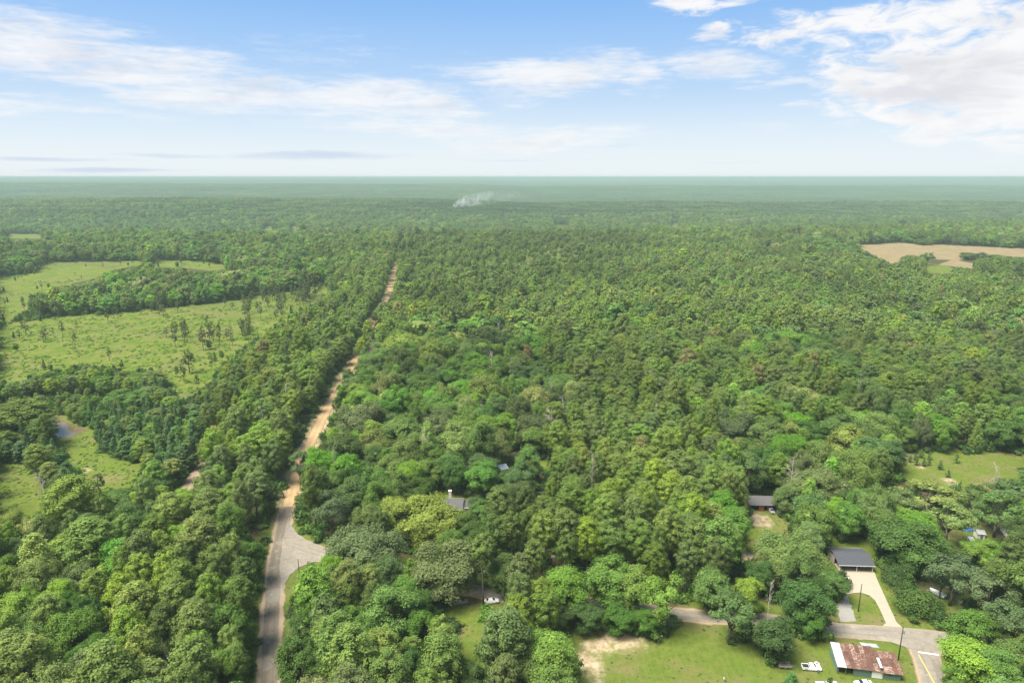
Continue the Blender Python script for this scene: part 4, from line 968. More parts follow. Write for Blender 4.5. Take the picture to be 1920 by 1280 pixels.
# the rest of the forest: past counting, one object that carries whole trees on its points
def instancer(name, pts, meshes, label):
    """pts: list of (x, y, z, mesh index, sxy, sz, rz)"""
    A = np.array([p[:7] for p in pts], np.float32)
    me = bpy.data.meshes.new(name); me.vertices.add(len(A)); me.vertices.foreach_set('co', np.ascontiguousarray(A[:, :3]).ravel())
    a = me.attributes.new('pick', 'INT', 'POINT'); a.data.foreach_set('value', A[:, 3].astype(np.int32))
    a = me.attributes.new('size', 'FLOAT_VECTOR', 'POINT'); a.data.foreach_set('vector', np.ascontiguousarray(np.stack([A[:, 4], A[:, 4], A[:, 5]], 1)).ravel())
    a = me.attributes.new('turn', 'FLOAT_VECTOR', 'POINT'); z = np.zeros(len(A), np.float32); a.data.foreach_set('vector', np.ascontiguousarray(np.stack([z, z, A[:, 6]], 1)).ravel())
    a = me.attributes.new('leaf_color', 'FLOAT_VECTOR', 'POINT'); cc = np.array([meshes[int(k)][1] for k in A[:, 3]], np.float32); a.data.foreach_set('vector', np.ascontiguousarray(cc).ravel())
    me.update()
    o = add(name, me); tag(o, kind='stuff')
    col = bpy.data.collections.new(name + '_shapes')
    for i, (m, c) in enumerate(meshes):
        ob = bpy.data.objects.new(f'{name}_shape_{i:03d}', m); col.objects.link(ob)
    g = bpy.data.node_groups.new(name, 'GeometryNodeTree')
    g.interface.new_socket('Geometry', in_out='INPUT', socket_type='NodeSocketGeometry'); g.interface.new_socket('Geometry', in_out='OUTPUT', socket_type='NodeSocketGeometry')
    n = g.nodes; gi = n.new('NodeGroupInput'); go = n.new('NodeGroupOutput'); ci = n.new('GeometryNodeCollectionInfo'); ip = n.new('GeometryNodeInstanceOnPoints')
    ci.inputs['Collection'].default_value = col; ci.inputs['Separate Children'].default_value = True; ci.inputs['Reset Children'].default_value = True
    def na(nm, dt):
        q = n.new('GeometryNodeInputNamedAttribute'); q.data_type = dt; q.inputs['Name'].default_value = nm; return q.outputs[0]
    L = g.links.new
    L(gi.outputs[0], ip.inputs['Points']); L(ci.outputs[0], ip.inputs['Instance']); ip.inputs['Pick Instance'].default_value = True
    L(na('pick', 'INT'), ip.inputs['Instance Index']); L(na('size', 'FLOAT_VECTOR'), ip.inputs['Scale']); L(na('turn', 'FLOAT_VECTOR'), ip.inputs['Rotation'])
    L(ip.outputs[0], go.inputs[0])
    md = o.modifiers.new('trees', 'NODES'); md.node_group = g
    return o
def mass(name, trees, far):
    """quantise colours to a few per kind so that shapes can be shared"""
    meshes = []; index = {}; pts = []
    for t in trees:
        c = np.array(t['col']); base = np.array(TONE[t['kind']]); q = tuple(np.round(np.log(c / base) / .16).astype(int))
        key = (t['kind'], t['i'], q)
        if key not in index:
            index[key] = len(meshes); meshes.append((PROTO[t['kind']][t['i']]['far' if far else 'near'], tuple(base * np.exp(np.array(q) * .16))))
        pts.append((t['x'], t['y'], t['z'] - .1, index[key], t['s'], t['sz'], t['rz']))
    return instancer(name, pts, meshes, None)
rest = [t for t in TREES if not t.get('solo')]
mass('forest', [t for t in rest if t['d'] < 520], False)
mass('distant_forest', [t for t in rest if t['d'] >= 520], True)
print('trees', len(TREES), 'solo', len(INDIV), cnt)

# undergrowth below the trees and shrubs in the cleared land
def undergrowth():
    rng = np.random.default_rng(31); pts = []; meshes = []
    shades = [np.array(TONE['bush']) * np.array(SHADE[s]) for s in ('n', 'd', 'b', 'y')]
    for c in shades:
        for p in PROTO['bush']: meshes.append((p['near'], tuple(c)))
    polys = [p for k in OPEN for p in OPEN[k]]
    X = []; Y = []
    for y in np.arange(85, 760, 4.6):
        hw = .96 * y + 80; n = int(2 * hw / 4.6); X.append(rng.uniform(-hw, hw, n)); Y.append(np.full(n, y) + rng.uniform(-2, 2, n))
    X = np.concatenate(X); Y = np.concatenate(Y); keep = np.ones(len(X), bool)
    for z in (0, 2.0):
        bx, by, _ = proj(np.stack([X, Y, np.full(len(X), z)], 1))
        for p in polys: keep &= ~inpoly(bx, by, p)
    for L, w in ((MAINW, 4.5), (DIRTW, 5.0), (SIDEW, 5.0), (RIGHTW, 6.0), (TRKW, 3.5)): keep &= ldist(X, Y, L) > w
    for ex, ey in EXTRA: keep &= np.hypot(X - ex, Y - ey) > 8.0
    for i in np.where(keep)[0]: pts.append((X[i], Y[i], 0.0, rng.integers(0, 12), rng.uniform(.9, 2.0), rng.uniform(.8, 2.4), rng.uniform(0, 6.28)))
    instancer('undergrowth', pts, meshes, None)
    pts = []; meshes = []
    for s in ('n', 'b', 'y', 'Y'):
        for p in PROTO['bush']: meshes.append((p['near'], tuple(np.array(TONE['bush']) * (1.75, 1.6, 1.05) * np.array(SHADE[s]))))
    n = 42000; X = rng.uniform(-1000, -50, n); Y = rng.uniform(240, 1250, n); bx, by, _ = proj(np.stack([X, Y, np.zeros(n)], 1))
    ok = np.zeros(n, bool)
    for p in OPEN['clearing'] : ok |= inpoly(bx, by, p)
    dn = vnoise(X, Y, 22) + .7 * vnoise(X, Y, 9); inner = inpoly(bx, by, OPEN['clearing'][1]) | inpoly(bx, by, OPEN['clearing'][2])
    ok &= dn > np.where(inner, 1.15, .72)
    for i in np.where(ok)[0]: pts.append((X[i], Y[i], 0, rng.integers(0, 16), rng.uniform(.35, 1.1), rng.uniform(.2, .6), rng.uniform(0, 6.28)))
    n = 5000; Xm = rng.uniform(-330, -120, n); Ym = rng.uniform(200, 420, n); bx, by, _ = proj(np.stack([Xm, Ym, np.zeros(n)], 1)); ok = np.zeros(n, bool)
    for p in OPEN['meadow']: ok |= inpoly(bx, by, p)
    ok &= ~inpoly(bx, by, [(80, 770), (175, 795), (180, 815), (120, 830), (90, 815)])
    for i in np.where(ok)[0]: pts.append((Xm[i], Ym[i], 0, rng.integers(0, 16), rng.uniform(.25, .7), rng.uniform(.12, .4), rng.uniform(0, 6.28)))
    instancer('meadow_weeds', pts, meshes, None)
undergrowth()

# wooded land out to the horizon: patches of many crowns
def far_woods():
    rng = np.random.default_rng(8); meshes = []
    for k in range(5):
        C = []; R = []; S = 150.0; n = 330
        X = rng.uniform(-S / 2, S / 2, n); Y = rng.uniform(-S / 2, S / 2, n)
        Hh = rng.uniform(13, 21, n); Rr = rng.uniform(3.6, 6.2, n)
        V, t = leaves(rng, np.stack([X, Y, Hh - Rr], 1), Rr, 26, 2.4, np.array([0, 0, -30.0]), 1.05, .55, .45, .7, .16)
        me = mesh_np('woodland_patch', V, np.arange(len(V), dtype=np.int32).reshape(-1, 4), [LEAF], {'tint': ('FACE', t)})
        for c in ((.066, .11, .034), (.085, .135, .040), (.105, .155, .042), (.135, .175, .052)): meshes.append((me, c))
    pts = []; y = 2560.0
    while y < 15000:
        st = 118.0 * (1 if y < 5000 else 1.35 if y < 9000 else 1.9); n = int(2 * (.98 * y) / st)
        xs = (np.arange(n) - n / 2) * st + rng.uniform(-20, 20, n); ys = np.full(n, y) + rng.uniform(-25, 25, n)
        gap = vnoise(xs, ys, 330) + .5 * vnoise(xs, ys, 130); hue = np.clip(vnoise(xs, ys, 420) * .75 + rng.random(n) * .25, 0, .999)
        for x_, y_, g_, h_ in zip(xs, ys, gap, hue):
            if g_ < .20: continue
            z = float(terrain(x_, y_)); pts.append((x_, y_, z - 1.0, 4 * rng.integers(0, 5) + int(h_ * 4), st / 118.0 * 1.06, rng.uniform(.9, 1.15), rng.uniform(0, 6.28)))
        y += st
    instancer('far_woodland', pts, meshes, None)
far_woods()

# dead trees
_rd = random.Random(12)
for k in range(26):
    px, py = _rd.uniform(380, 1900), _rd.uniform(560, 900)
    if any(inpoly(np.array([px]), np.array([py + dy]), q)[0] for kk in OPEN for q in OPEN[kk] for dy in (0, 30, 60)): continue
    DEADS.append((px, py, _rd.uniform(14, 30) * (py - 300) / 450, f'bare grey-brown tree top {region(px, py)}, {ORD[k % 20]} of the {"scattered" if k < 20 else "last"} bare ones', _rd.uniform(20, 24)))
for i, (px, py, w, lab, H) in enumerate(DEADS):
    p = PROTO['dead'][i % 4]; g = gp(px, py, H * .62); t = depth_at(px, py, H * .62); R = w * .5 * t / FOC
    r = empty('dead_tree', (g[0], g[1], 0.0), i * 1.3); r.scale = (R / 4.0, R / 4.0, H / 16.0)
    add('trunk', p['trunk'], r); tag(r, lab, 'tree', 'dead trees')
# young pines in the fenced field
for i, (px, py) in enumerate([(1715, 862), (1727, 858), (1742, 862), (1706, 866), (1718, 872), (1732, 874), (1741, 872), (1762, 880), (1793, 868), (1777, 895), (1696, 872)]):
    g = gp(px, py); p = PROTO['youngpine'][i % 2]; s = .8 + .35 * ((i * 37) % 10) / 10
    r = empty('young_pine', (g[0], g[1], 0), i * .9); r.scale = (s, s, s)
    for part in ('trunk', 'crown'):
        c = add(part, p[part], r); c['leaf_color'] = list(TONE['youngpine'])
    lab = {7: 'young pine standing apart near the middle of the green field', 8: 'young pine nearest the far hedge on the open grass', 9: 'young pine closest to the sandy spot in the green field', 10: 'young pine at the wood corner of the green field'}.get(i, f'young pine in the loose cluster on the green field, {ORD[i]} one counted from the hedge')
    tag(r, lab, 'tree', 'young pines on the green field')
# ------------------------------------------------------------------ buildings, vehicles, poles and yard things
WHITE = simple('white_painted_metal', (0.72, 0.72, 0.70), 0.5, 0.06, 1.0)
CARW = simple('white_car_paint', (0.78, 0.78, 0.77), 0.25, 0.03, 1.0, spec=0.5)
CARG = simple('grey_car_paint', (0.22, 0.23, 0.24), 0.3, 0.05, 1.0, spec=0.5)
CARD = simple('dark_car_paint', (0.05, 0.055, 0.065), 0.25, 0.05, 1.0, spec=0.5)
GLASS = simple('dark_glass', (0.02, 0.024, 0.028), 0.06, 0.1, 1.0, spec=0.6)
TYRE = simple('tyre_rubber', (0.025, 0.025, 0.025), 0.9, 0.2, 3.0)
RIM = simple('wheel_rim', (0.45, 0.45, 0.46), 0.35, 0.1, 3.0, metal=0.6)
LAMP = simple('headlight', (0.75, 0.76, 0.76), 0.15, 0.05, 1.0)
REDL = simple('tail_light', (0.35, 0.02, 0.02), 0.3, 0.1, 1.0)
WOOD = simple('weathered_wood', (0.17, 0.135, 0.10), 0.9, 0.3, 2.0)
POLEM = simple('creosote_pole', (0.075, 0.058, 0.045), 0.9, 0.3, 1.5)
SHINGLE = simple('charcoal_shingle', (0.062, 0.066, 0.075), 0.95, 0.3, 2.2, bump=0.5)
SHINGLE2 = simple('grey_shingle', (0.095, 0.092, 0.092), 0.95, 0.3, 2.0, bump=0.5)
TRIM = simple('white_trim', (0.66, 0.65, 0.62), 0.6, 0.06, 1.0)
BRICKW = simple('pale_siding', (0.45, 0.40, 0.33), 0.85, 0.12, 1.5)
REDB = simple('red_brown_wood', (0.30, 0.075, 0.04), 0.85, 0.2, 1.5)
GREENM = simple('green_metal_siding', (0.13, 0.20, 0.17), 0.6, 0.2, 0.6)
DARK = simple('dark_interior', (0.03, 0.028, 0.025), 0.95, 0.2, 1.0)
BLUE = simple('blue_tarp', (0.03, 0.16, 0.48), 0.5, 0.15, 1.5)
STEEL = simple('galvanised_steel', (0.42, 0.43, 0.43), 0.45, 0.12, 1.0, metal=0.5)
SIGNY = simple('yellow_sign', (0.75, 0.50, 0.03), 0.5, 0.05, 1.0)
SIGNG = simple('green_sign', (0.02, 0.22, 0.09), 0.5, 0.05, 1.0)
CHIM = simple('cream_chimney', (0.62, 0.56, 0.46), 0.85, 0.08, 1.0)
def rust_material(name, a, b, c, rusty):
    m, N, out = newmat(name); oi = N.n('ShaderNodeObjectInfo').outputs['Random']
    P = N.n('ShaderNodeNewGeometry').outputs['Position']
    n1 = N.noise(P, 0.9, 6.0, 0.65); n2 = N.noise(P, 3.0, 4.0, 0.6)
    col = N.mix(N.sstep(n1, 0.35, 0.65), a, b)
    f = N.sstep(N.m('ADD', n2, N.m('MULTIPLY', oi, 0.22)), 0.70 - rusty, 0.82 - rusty)
    col = N.mix(f, col, c)
    col = N.mix(1.0, col, N.n('ShaderNodeCombineColor', ins={0: N.m('ADD', .8, N.m('MULTIPLY', oi, .4)), 1: N.m('ADD', .8, N.m('MULTIPLY', oi, .4)), 2: N.m('ADD', .8, N.m('MULTIPLY', oi, .4))}).outputs[0], 'MULTIPLY')
    p = N.n('ShaderNodeBsdfPrincipled', ins={'Base Color': col, 'Roughness': 0.7, 'Specular IOR Level': 0.3}); N.link(p.outputs[0], out.inputs[0]); return m
RUST = rust_material('rusty_roof_sheet', (0.098, 0.046, 0.032), (0.155, 0.078, 0.052), (0.30, 0.23, 0.185), 0.04)
GALV = rust_material('galvanised_roof_sheet', (0.34, 0.36, 0.375), (0.44, 0.455, 0.46), (0.25, 0.16, 0.11), 0.0)

def frame_px(pA, pB, z=0.0):
    """world origin and turn of a thing whose front edge runs from photo pixel A to B at height z"""
    a, b = gp(*pA, z), gp(*pB, z); return a, math.atan2(b[1] - a[1], b[0] - a[0]), float(np.hypot(b[0] - a[0], b[1] - a[1]))
def sheet_mesh(name, w, l, mat, ribs=6, amp=.035):
    """corrugated sheet: x across (0..w), y up the slope (0..l), with thickness"""
    n = ribs * 2; V = []; F = []
    for i in range(n + 1):
        x = w * i / n; z = amp * (i % 2)
        V += [(x, 0, z), (x, l, z), (x, 0, z - .012), (x, l, z - .012)]
    for i in range(n):
        a = 4 * i; b = a + 4
        F += [(a, b, b + 1, a + 1), (a + 3, b + 3, b + 2, a + 2), (a + 2, b + 2, b, a), (a + 1, b + 1, b + 3, a + 3)]
    me = bpy.data.meshes.new(name); me.from_pydata(V, [], F); me.materials.append(mat); me.update(); return me
def roof_sheets(parent, x0, x1, yA, zA, yB, zB, rows, mats, seed, step=1.15):
    """lay sheets between the eave line (yA, zA) and the top line (yB, zB)"""
    rg = random.Random(seed); slope = math.atan2(zB - zA, yB - yA); L = math.hypot(zB - zA, yB - yA); n = max(1, round((x1 - x0) / step)); w = (x1 - x0) / n; l = L / rows
    cache = {}
    for r in range(rows):
        for c in range(n):
            m = mats(c / max(1, n - 1), r, rg)
            if m.name not in cache: cache[m.name] = sheet_mesh('roof_sheet', w - .02, l + .12, m)
            o = add('roof_sheet', cache[m.name], parent)
            o.location = (x0 + c * w, yA + math.cos(slope) * l * r, zA + math.sin(slope) * l * r + .05 * r + rg.uniform(0, .03)); o.rotation_euler = (slope + rg.uniform(-.008, .008), 0, rg.uniform(-.006, .006))

def barn():
    o, rz, L = frame_px((1570, 1262), (1688, 1276))
    r = empty('metal_barn', (o[0], o[1], 0), rz)
    D = 7.6; e = 2.5; rd = 3.9; bay = 4.0
    roof_sheets(r, -.3, L * .66, -.55, e, D, rd, 3, lambda t, k, g: GALV if t < .25 else RUST, 1)
    roof_sheets(r, L * .66 + .05, L + .5, -.60, e - .25, D - .8, rd - .55, 3, lambda t, k, g: GALV if g.random() < .03 else RUST, 2)
    roof_sheets(r, L * .52, L * .80, D + .05, rd - .02, D + 2.6, rd - .8, 1, lambda t, k, g: GALV, 3)
    # a loose pale ridge strip between the two roofs
    mb = MB(); mb.prism([(-.1, rd - .55), (3.2, rd + .02), (3.2, rd + .10), (-.1, rd - .45)], L * .655, L * .70); mb.obj('flashing_strip', GALV, r)
    # walls: corrugated siding sheets
    n = 10; w = (L - bay) / n; sm_ = sheet_mesh('siding_sheet', w - .01, e - .15, GREENM, 5, .03)
    for i in range(n):
        x = bay + i * w; s = add('siding_sheet', sm_, r); s.location = (x, 0, .02); s.rotation_euler = (math.radians(90), 0, 0)
    mb = MB(); mb.box(L - .06, L + .04, 0.02, D - .8, 0, e - .3); mb.obj('side_wall', GREENM, r)
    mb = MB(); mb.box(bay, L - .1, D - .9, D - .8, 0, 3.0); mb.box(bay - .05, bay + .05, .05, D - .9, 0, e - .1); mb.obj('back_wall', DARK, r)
    mb = MB(); mb.box(-.1, .0, .3, D, 0, e); mb.obj('end_wall', GREENM, r)
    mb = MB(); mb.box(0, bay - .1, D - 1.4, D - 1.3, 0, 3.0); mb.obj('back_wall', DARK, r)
    for x in (.1, 2.0, bay - .08): mb = MB(); mb.box(x - .08, x + .08, -.1, .06, 0, e + .0); mb.obj('post', WOOD, r)
    mb = MB(); mb.box(-.2, L + .2, -.18, -.06, e - .16, e - .04); mb.obj('eave_beam', WOOD, r)
    d = MB().box(8.5, 11.2, -.16, -.06, .12, 2.2).obj('sliding_door', WHITE, r, bevel=.02)
    MB().box(8.3, 11.4, -.22, -.12, 2.22, 2.32).obj('door_rail', STEEL, d); MB().box(11.0, 11.08, -.24, -.17, .9, 1.2).obj('handle', DARK, d)
    wn = MB().box(12.6, 13.1, -.13, -.07, 1.35, 1.8).obj('window', DARK, r); MB().box(12.54, 13.16, -.15, -.135, 1.80, 1.87).obj('window_frame', TRIM, wn)
    tag(r, 'long metal barn with rusty patched roof sheets and green siding by the junction', 'barn')
    # things stored in the open bay
    f = lambda x, y, z: tuple((Matrix.Rotation(rz, 3, 'Z') @ Vector((x, y, z))) + Vector((o[0], o[1], 0)))
    for i, (x, y, lab) in enumerate(((1.0, 2.2, 'dark mower parked in the open bay of the barn, beside the corner post'), (2.9, 2.6, 'second dark mower in the open bay of the barn, beside the siding'))):
        q = empty('mower', f(x, y, 0), rz + .3 * i)
        MB().box(-.5, .5, -.9, .5, .25, .7, .06).obj('hood', CARD, q, bevel=.05); MB().box(-.3, .3, .3, .75, .7, 1.15, .05).obj('seat', DARK, q, bevel=.04)
        for a in (-.5, .5):
            for b in (-.6, .5): wheel(q, a, b, .28, .2)
        tag(q, lab, 'mower', 'mowers in the barn bay')

WHEELS = {}
def wheel(parent, x, y, r=.34, w=.24):
    """lying axis along x"""
    if (r, w) not in WHEELS:
        t = MB(); t.tube([(-w / 2, 0, 0), (-w / 2 * .7, 0, 0), (w / 2 * .7, 0, 0), (w / 2, 0, 0)], [r * .9, r, r, r * .9], 14); k = MB(); k.tube([(-w / 2 - .012, 0, 0), (w / 2 + .012, 0, 0)], r * .58, 10)
        WHEELS[(r, w)] = (t.mesh('tyre', TYRE, True), k.mesh('rim', RIM))
    tm, km = WHEELS[(r, w)]
    o = add('wheel', tm, parent, (x, y, r)); add('rim', km, o); return o
def loft(name, sections, mat, parent, bevel=.05):
    """body from cross sections along y: (y, half width, z bottom, z top, top half width)"""
    mb = MB(); V = []; F = []
    for y, hw, z0, z1, tw in sections:
        V += [(-hw, y, z0), (-hw, y, z0 + (z1 - z0) * .55), (-tw, y, z1), (tw, y, z1), (hw, y, z0 + (z1 - z0) * .55), (hw, y, z0)]
    n = len(sections)
    for i in range(n - 1):
        a = 6 * i
        for k in range(6): F.append((a + k, a + (k + 1) % 6, a + 6 + (k + 1) % 6, a + 6 + k))
    F += [tuple(range(6))[::-1], tuple(range(6 * (n - 1), 6 * n))]
    mb.quadmesh(V, [f[::-1] for f in F]); return mb.obj(name, mat, parent, smooth=False, bevel=bevel)
def car(x, y, rz, paint, label, kind='sedan', group=None):
    """nose towards local +y"""
    r = empty({'pickup': 'pickup_truck', 'van': 'van'}.get(kind, 'car'), (x, y, 0), rz)
    if kind == 'pickup':
        loft('body', [(-2.55, .86, .42, .92, .84), (-2.4, .9, .38, 1.0, .86), (-.55, .9, .36, 1.02, .86), (.95, .9, .36, 1.05, .84), (2.3, .88, .38, .98, .80), (2.5, .80, .45, .86, .70)], paint, r)
        cab = loft('cab', [(-.62, .82, 1.0, 1.5, .72), (-.5, .82, 1.0, 1.64, .66), (.45, .82, 1.0, 1.64, .66), (1.15, .82, 1.0, 1.12, .78)], paint, r, .03)
        MB().box(-.72, .72, -2.38, -.75, .70, 1.025).obj('bed_liner', DARK, r)
        for s in (-1, 1): MB().box(s * .88 - .05, s * .88 + .05, -2.45, -.68, .95, 1.10).obj('bed_rail', paint, r)
        MB().box(-.86, .86, -2.52, -2.42, .5, 1.08).obj('tailgate', paint, r)
        gl = [('windscreen', [(-.66, .52, 1.62), (.66, .52, 1.62), (.78, 1.13, 1.13), (-.78, 1.13, 1.13)]), ('rear_window', [(-.6, -.66, 1.16), (.6, -.66, 1.16), (.56, -.60, 1.56), (-.56, -.60, 1.56)])]
        sw = [(-.42, 1.55), (.38, 1.55), (.85, 1.18), (-.50, 1.18)]; ws = ((-1.55, .36), (1.6, .36))
    elif kind == 'van':
        loft('body', [(-2.5, .92, .35, 2.0, .80), (-2.35, .97, .33, 2.1, .84), (1.3, .97, .33, 2.1, .84), (1.9, .96, .33, 1.4, .84), (2.6, .90, .36, 1.1, .80)], paint, r)
        gl = [('windscreen', [(-.8, 1.36, 2.02), (.8, 1.36, 2.02), (.82, 1.92, 1.45), (-.82, 1.92, 1.45)])]; sw = [(-1.2, 1.85), (1.1, 1.85), (1.3, 1.3), (-1.2, 1.3)]; ws = ((-1.6, .35), (1.75, .35))
    else:
        loft('body', [(-2.3, .78, .40, .88, .72), (-2.15, .86, .32, .98, .76), (-.9, .89, .30, 1.0, .80), (.9, .89, .30, .98, .80), (2.0, .85, .32, .86, .72), (2.25, .76, .40, .74, .66)], paint, r)
        loft('cab', [(-1.7, .74, .96, 1.02, .70), (-1.0, .74, .96, 1.40, .58), (.2, .74, .96, 1.44, .58), (1.05, .74, .94, 1.0, .70)], paint, r, .03)
        gl = [('windscreen', [(-.56, .26, 1.43), (.56, .26, 1.43), (.70, 1.0, 1.03), (-.70, 1.0, 1.03)]), ('rear_window', [(-.68, -1.62, 1.05), (.68, -1.62, 1.05), (.55, -1.04, 1.405), (-.55, -1.04, 1.405)])]
        sw = [(-.9, 1.37), (.15, 1.39), (.75, 1.06), (-1.35, 1.06)]; ws = ((-1.35, .33), (1.4, .33))
    for nm, q in gl:
        c = np.mean(q, axis=0); n_ = np.cross(np.array(q[1]) - q[0], np.array(q[3]) - q[0]); n_ = n_ / np.linalg.norm(n_); n_ = n_ * np.sign(n_[2] + 1e-6)
        top = [tuple(np.array(p) + n_ * .03) for p in q]; bot = [tuple(np.array(p) - n_ * .02) for p in q]
        MB().quadmesh(top + bot, [(0, 1, 2, 3), (7, 6, 5, 4), (0, 4, 5, 1), (1, 5, 6, 2), (2, 6, 7, 3), (3, 7, 4, 0)]).obj(nm, GLASS, r)
    for s in (-1, 1):
        hw = {'pickup': .80, 'van': .955}.get(kind, .70)
        lo = [(s * (hw + .02 - (.12 if kind != 'van' and p[1] > 1.3 else 0)), p[0], p[1]) for p in sw]; li = [(a - s * .05, b, c) for a, b, c in lo]
        MB().quadmesh(lo + li, [(0, 1, 2, 3), (7, 6, 5, 4), (0, 4, 5, 1), (1, 5, 6, 2), (2, 6, 7, 3), (3, 7, 4, 0)]).obj('side_window', GLASS, r)
        front = {'pickup': 2.46, 'van': 2.58}.get(kind, 2.2); back = {'pickup': -2.56, 'van': -2.5}.get(kind, -2.28)
        MB().box(s * .58 - .16, s * .58 + .16, front - .05, front + .05, .62, .78).obj('headlight', LAMP, r); MB().box(s * .68 - .1, s * .68 + .1, back - .03, back + .04, .66, .9).obj('tail_light', REDL, r)
        for wy, wr in ws: wheel(r, s * .80, wy, wr)
    tag(r, label, 'truck' if kind == 'pickup' else kind if kind == 'van' else 'car', group); return r
barn()
p = gp2(1521, 1254); car(p[0], p[1], math.radians(-97), CARW, 'white pickup truck with an empty bed on the lawn beside the barn', 'pickup')
p = gp2(1472, 1250); tr = empty('flat_trailer', (p[0], p[1], 0), math.radians(-95))
MB().box(-1.0, 1.0, -1.9, 1.6, .55, .68).obj('deck', WOOD, tr)
for s in (-1, 1): MB().box(s * .98 - .04, s * .98 + .04, -1.9, 1.6, .68, 1.05).obj('side_rail', STEEL, tr); wheel(tr, s * .9, -.2, .33, .22)
MB().tube([(0, 1.6, .6), (0, 2.7, .5)], .05, 6).obj('drawbar', STEEL, tr); tag(tr, 'dull flat trailer half hidden under the dark tree beside the pickup', 'trailer')
p = gp2(1531.5, 1244); tp = empty('tyre_planter', (p[0], p[1], 0)); tb = MB()
tb.tube([(math.cos(a) * .55, math.sin(a) * .55, .16) for a in np.linspace(0, 6.2832, 17)], .17, 8, cap=False); tb.obj('tyre', TRIM, tp, smooth=True); MB().tube([(0, 0, 0), (0, 0, .18)], .42, 10).obj('soil', simple('soil', (.2, .12, .07), .95), tp); tag(tp, 'pale tyre planter on the grass behind the pickup truck', 'planter')
p = gp2(1618, 1284); car(p[0], p[1], math.radians(92), CARW, 'white car cut off by the bottom edge below the barn', 'sedan')
# small shed whose pale roof just enters at the bottom edge
o, rz, L = frame_px((1538, 1310), (1576, 1310)); r = empty('small_shed', (o[0], o[1], 0), rz)
MB().box(0, L, 0, 3.0, 0, 2.1).obj('wall', BRICKW, r); roof_sheets(r, -.2, L + .2, -.3, 2.15, 3.2, 2.6, 1, lambda t, k, g: GALV, 9); MB().box(1.5, 2.4, -.06, 0, .05, 1.9).obj('door', WOOD, r)
tag(r, 'pale metal roof of a small shed at the bottom edge below the pickup', 'shed')

def gable(r, L, D, e, rd, mat, over=.4, t=.14, trim=TRIM, ridge_at=.5):
    """gable roof with ridge along x: two slabs, fascia boards, ridge cap"""
    ym = D * ridge_at
    for sgn, (ya, yb) in ((1, (-over, ym)), (-1, (D + over, ym))):
        dz = (rd - e) / (ym if sgn > 0 else D - ym) * over
        pr = [(ya, e - dz), (yb, rd), (yb, rd + t), (ya, e - dz + t)]
        sl = MB().prism(pr if sgn > 0 else pr[::-1], -over, L + over).obj('roof_slope', mat, r)
        MB().box(-over, L + over, ya - (.05 if sgn > 0 else 0), ya + (0 if sgn > 0 else .05), e - dz - .06, e - dz + t + .01).obj('fascia', trim, sl)
    MB().prism([(ym - .18, rd + t - .06), (ym, rd + t + .03), (ym + .18, rd + t - .06), (ym, rd + t - .02)], -over - .01, L + over + .01).obj('ridge_cap', mat, r)
    for x in (0.0, L - .1):
        MB().quadmesh([(x, .02, e - .02), (x, D - .02, e - .02), (x, ym, rd - .03), (x + .1, .02, e - .02), (x + .1, D - .02, e - .02), (x + .1, ym, rd - .03)], [(0, 1, 2), (5, 4, 3), (0, 3, 4, 1), (1, 4, 5, 2), (2, 5, 3, 0)]).obj('gable_wall', BRICKW, r)

# carport with charcoal roof
o, rz, L = frame_px((1573, 1071), (1636, 1073)); r = empty('carport', (o[0], o[1], 0.0), rz); D = 10.5
gable(r, L, D, 2.75, 4.3, SHINGLE, .5)
for x in (.12, L * .52, L - .12): MB().box(x - .09, x + .09, -.05, .13, 0.18, 2.62).obj('post', TRIM, r, bevel=.01)
MB().box(0, L, -.04, .12, 2.6, 2.74).obj('beam', TRIM, r); MB().box(0, L, D - .15, D, 0, 2.72).obj('back_wall', BRICKW, r)
MB().box(-.0, .12, 4.5, D - .16, 0, 2.7).obj('side_wall', BRICKW, r); MB().box(L - .12, L, 4.5, D - .16, 0, 2.7).obj('side_wall', BRICKW, r)
MB().box(.13, L - .13, .2, D - .2, .16, .24).obj('floor_slab', CONC, r)
tag(r, 'open carport with a charcoal shingle roof and white posts at the driveway', 'carport')
fl = lambda x, y: tuple((Matrix.Rotation(rz, 2) @ Vector((x, y))) + Vector((o[0], o[1])))
for xx, pt, lab in ((L * .28, CARD, 'dark car parked in the shade under the carport, inner bay'), (L * .76, CARG, 'grey car parked under the carport beside the outer wall')):
    q = fl(xx, 4.0); c_ = car(q[0], q[1], rz + math.pi, pt, lab, group='cars under the carport'); c_.location.z = .24
# dark-roofed shed with red-brown posts
o, rz, L = frame_px((1406, 957), (1457, 958)); r = empty('pole_shed', (o[0], o[1], 0), rz); D = 6.5
MB().prism([(-.5, 2.5), (D, 3.35), (D, 3.5), (-.5, 2.65)], -.4, L + .4).obj('roof', SHINGLE2, r)
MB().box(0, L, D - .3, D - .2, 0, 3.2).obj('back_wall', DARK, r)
for x in (0, L - .1): MB().box(x, x + .1, .3, D - .3, 0, 2.5).obj('side_wall', WOOD, r)
for x in (.1, L * .33, L * .5, L * .66, L - .1): MB().box(x - .12, x + .12, -.1, .12, 0, 2.55).obj('post', REDB, r)
MB().box(L * .33, L * .5, .0, .08, .1, 2.2).obj('door', REDB, r)
tag(r, 'open shed with a dark grey roof and red-brown posts below the forest', 'shed')
p = gp2(1446, 959); car(p[0], p[1], rz + math.pi, CARG, 'grey car parked at the end of the dark-roofed shed')
p = gp2(1440, 1018); cp = empty('camper_top', (p[0], p[1], 0), .2); MB().box(-2.6, 2.6, -1.1, 1.1, .5, 2.9, .1).obj('body', CARW, cp, bevel=.12); MB().box(-1.8, -.9, -1.13, -1.03, 1.5, 2.1).obj('window', GLASS, cp); wheel(cp, -.4, -1.0, .33); wheel(cp, -.4, 1.0, .33)
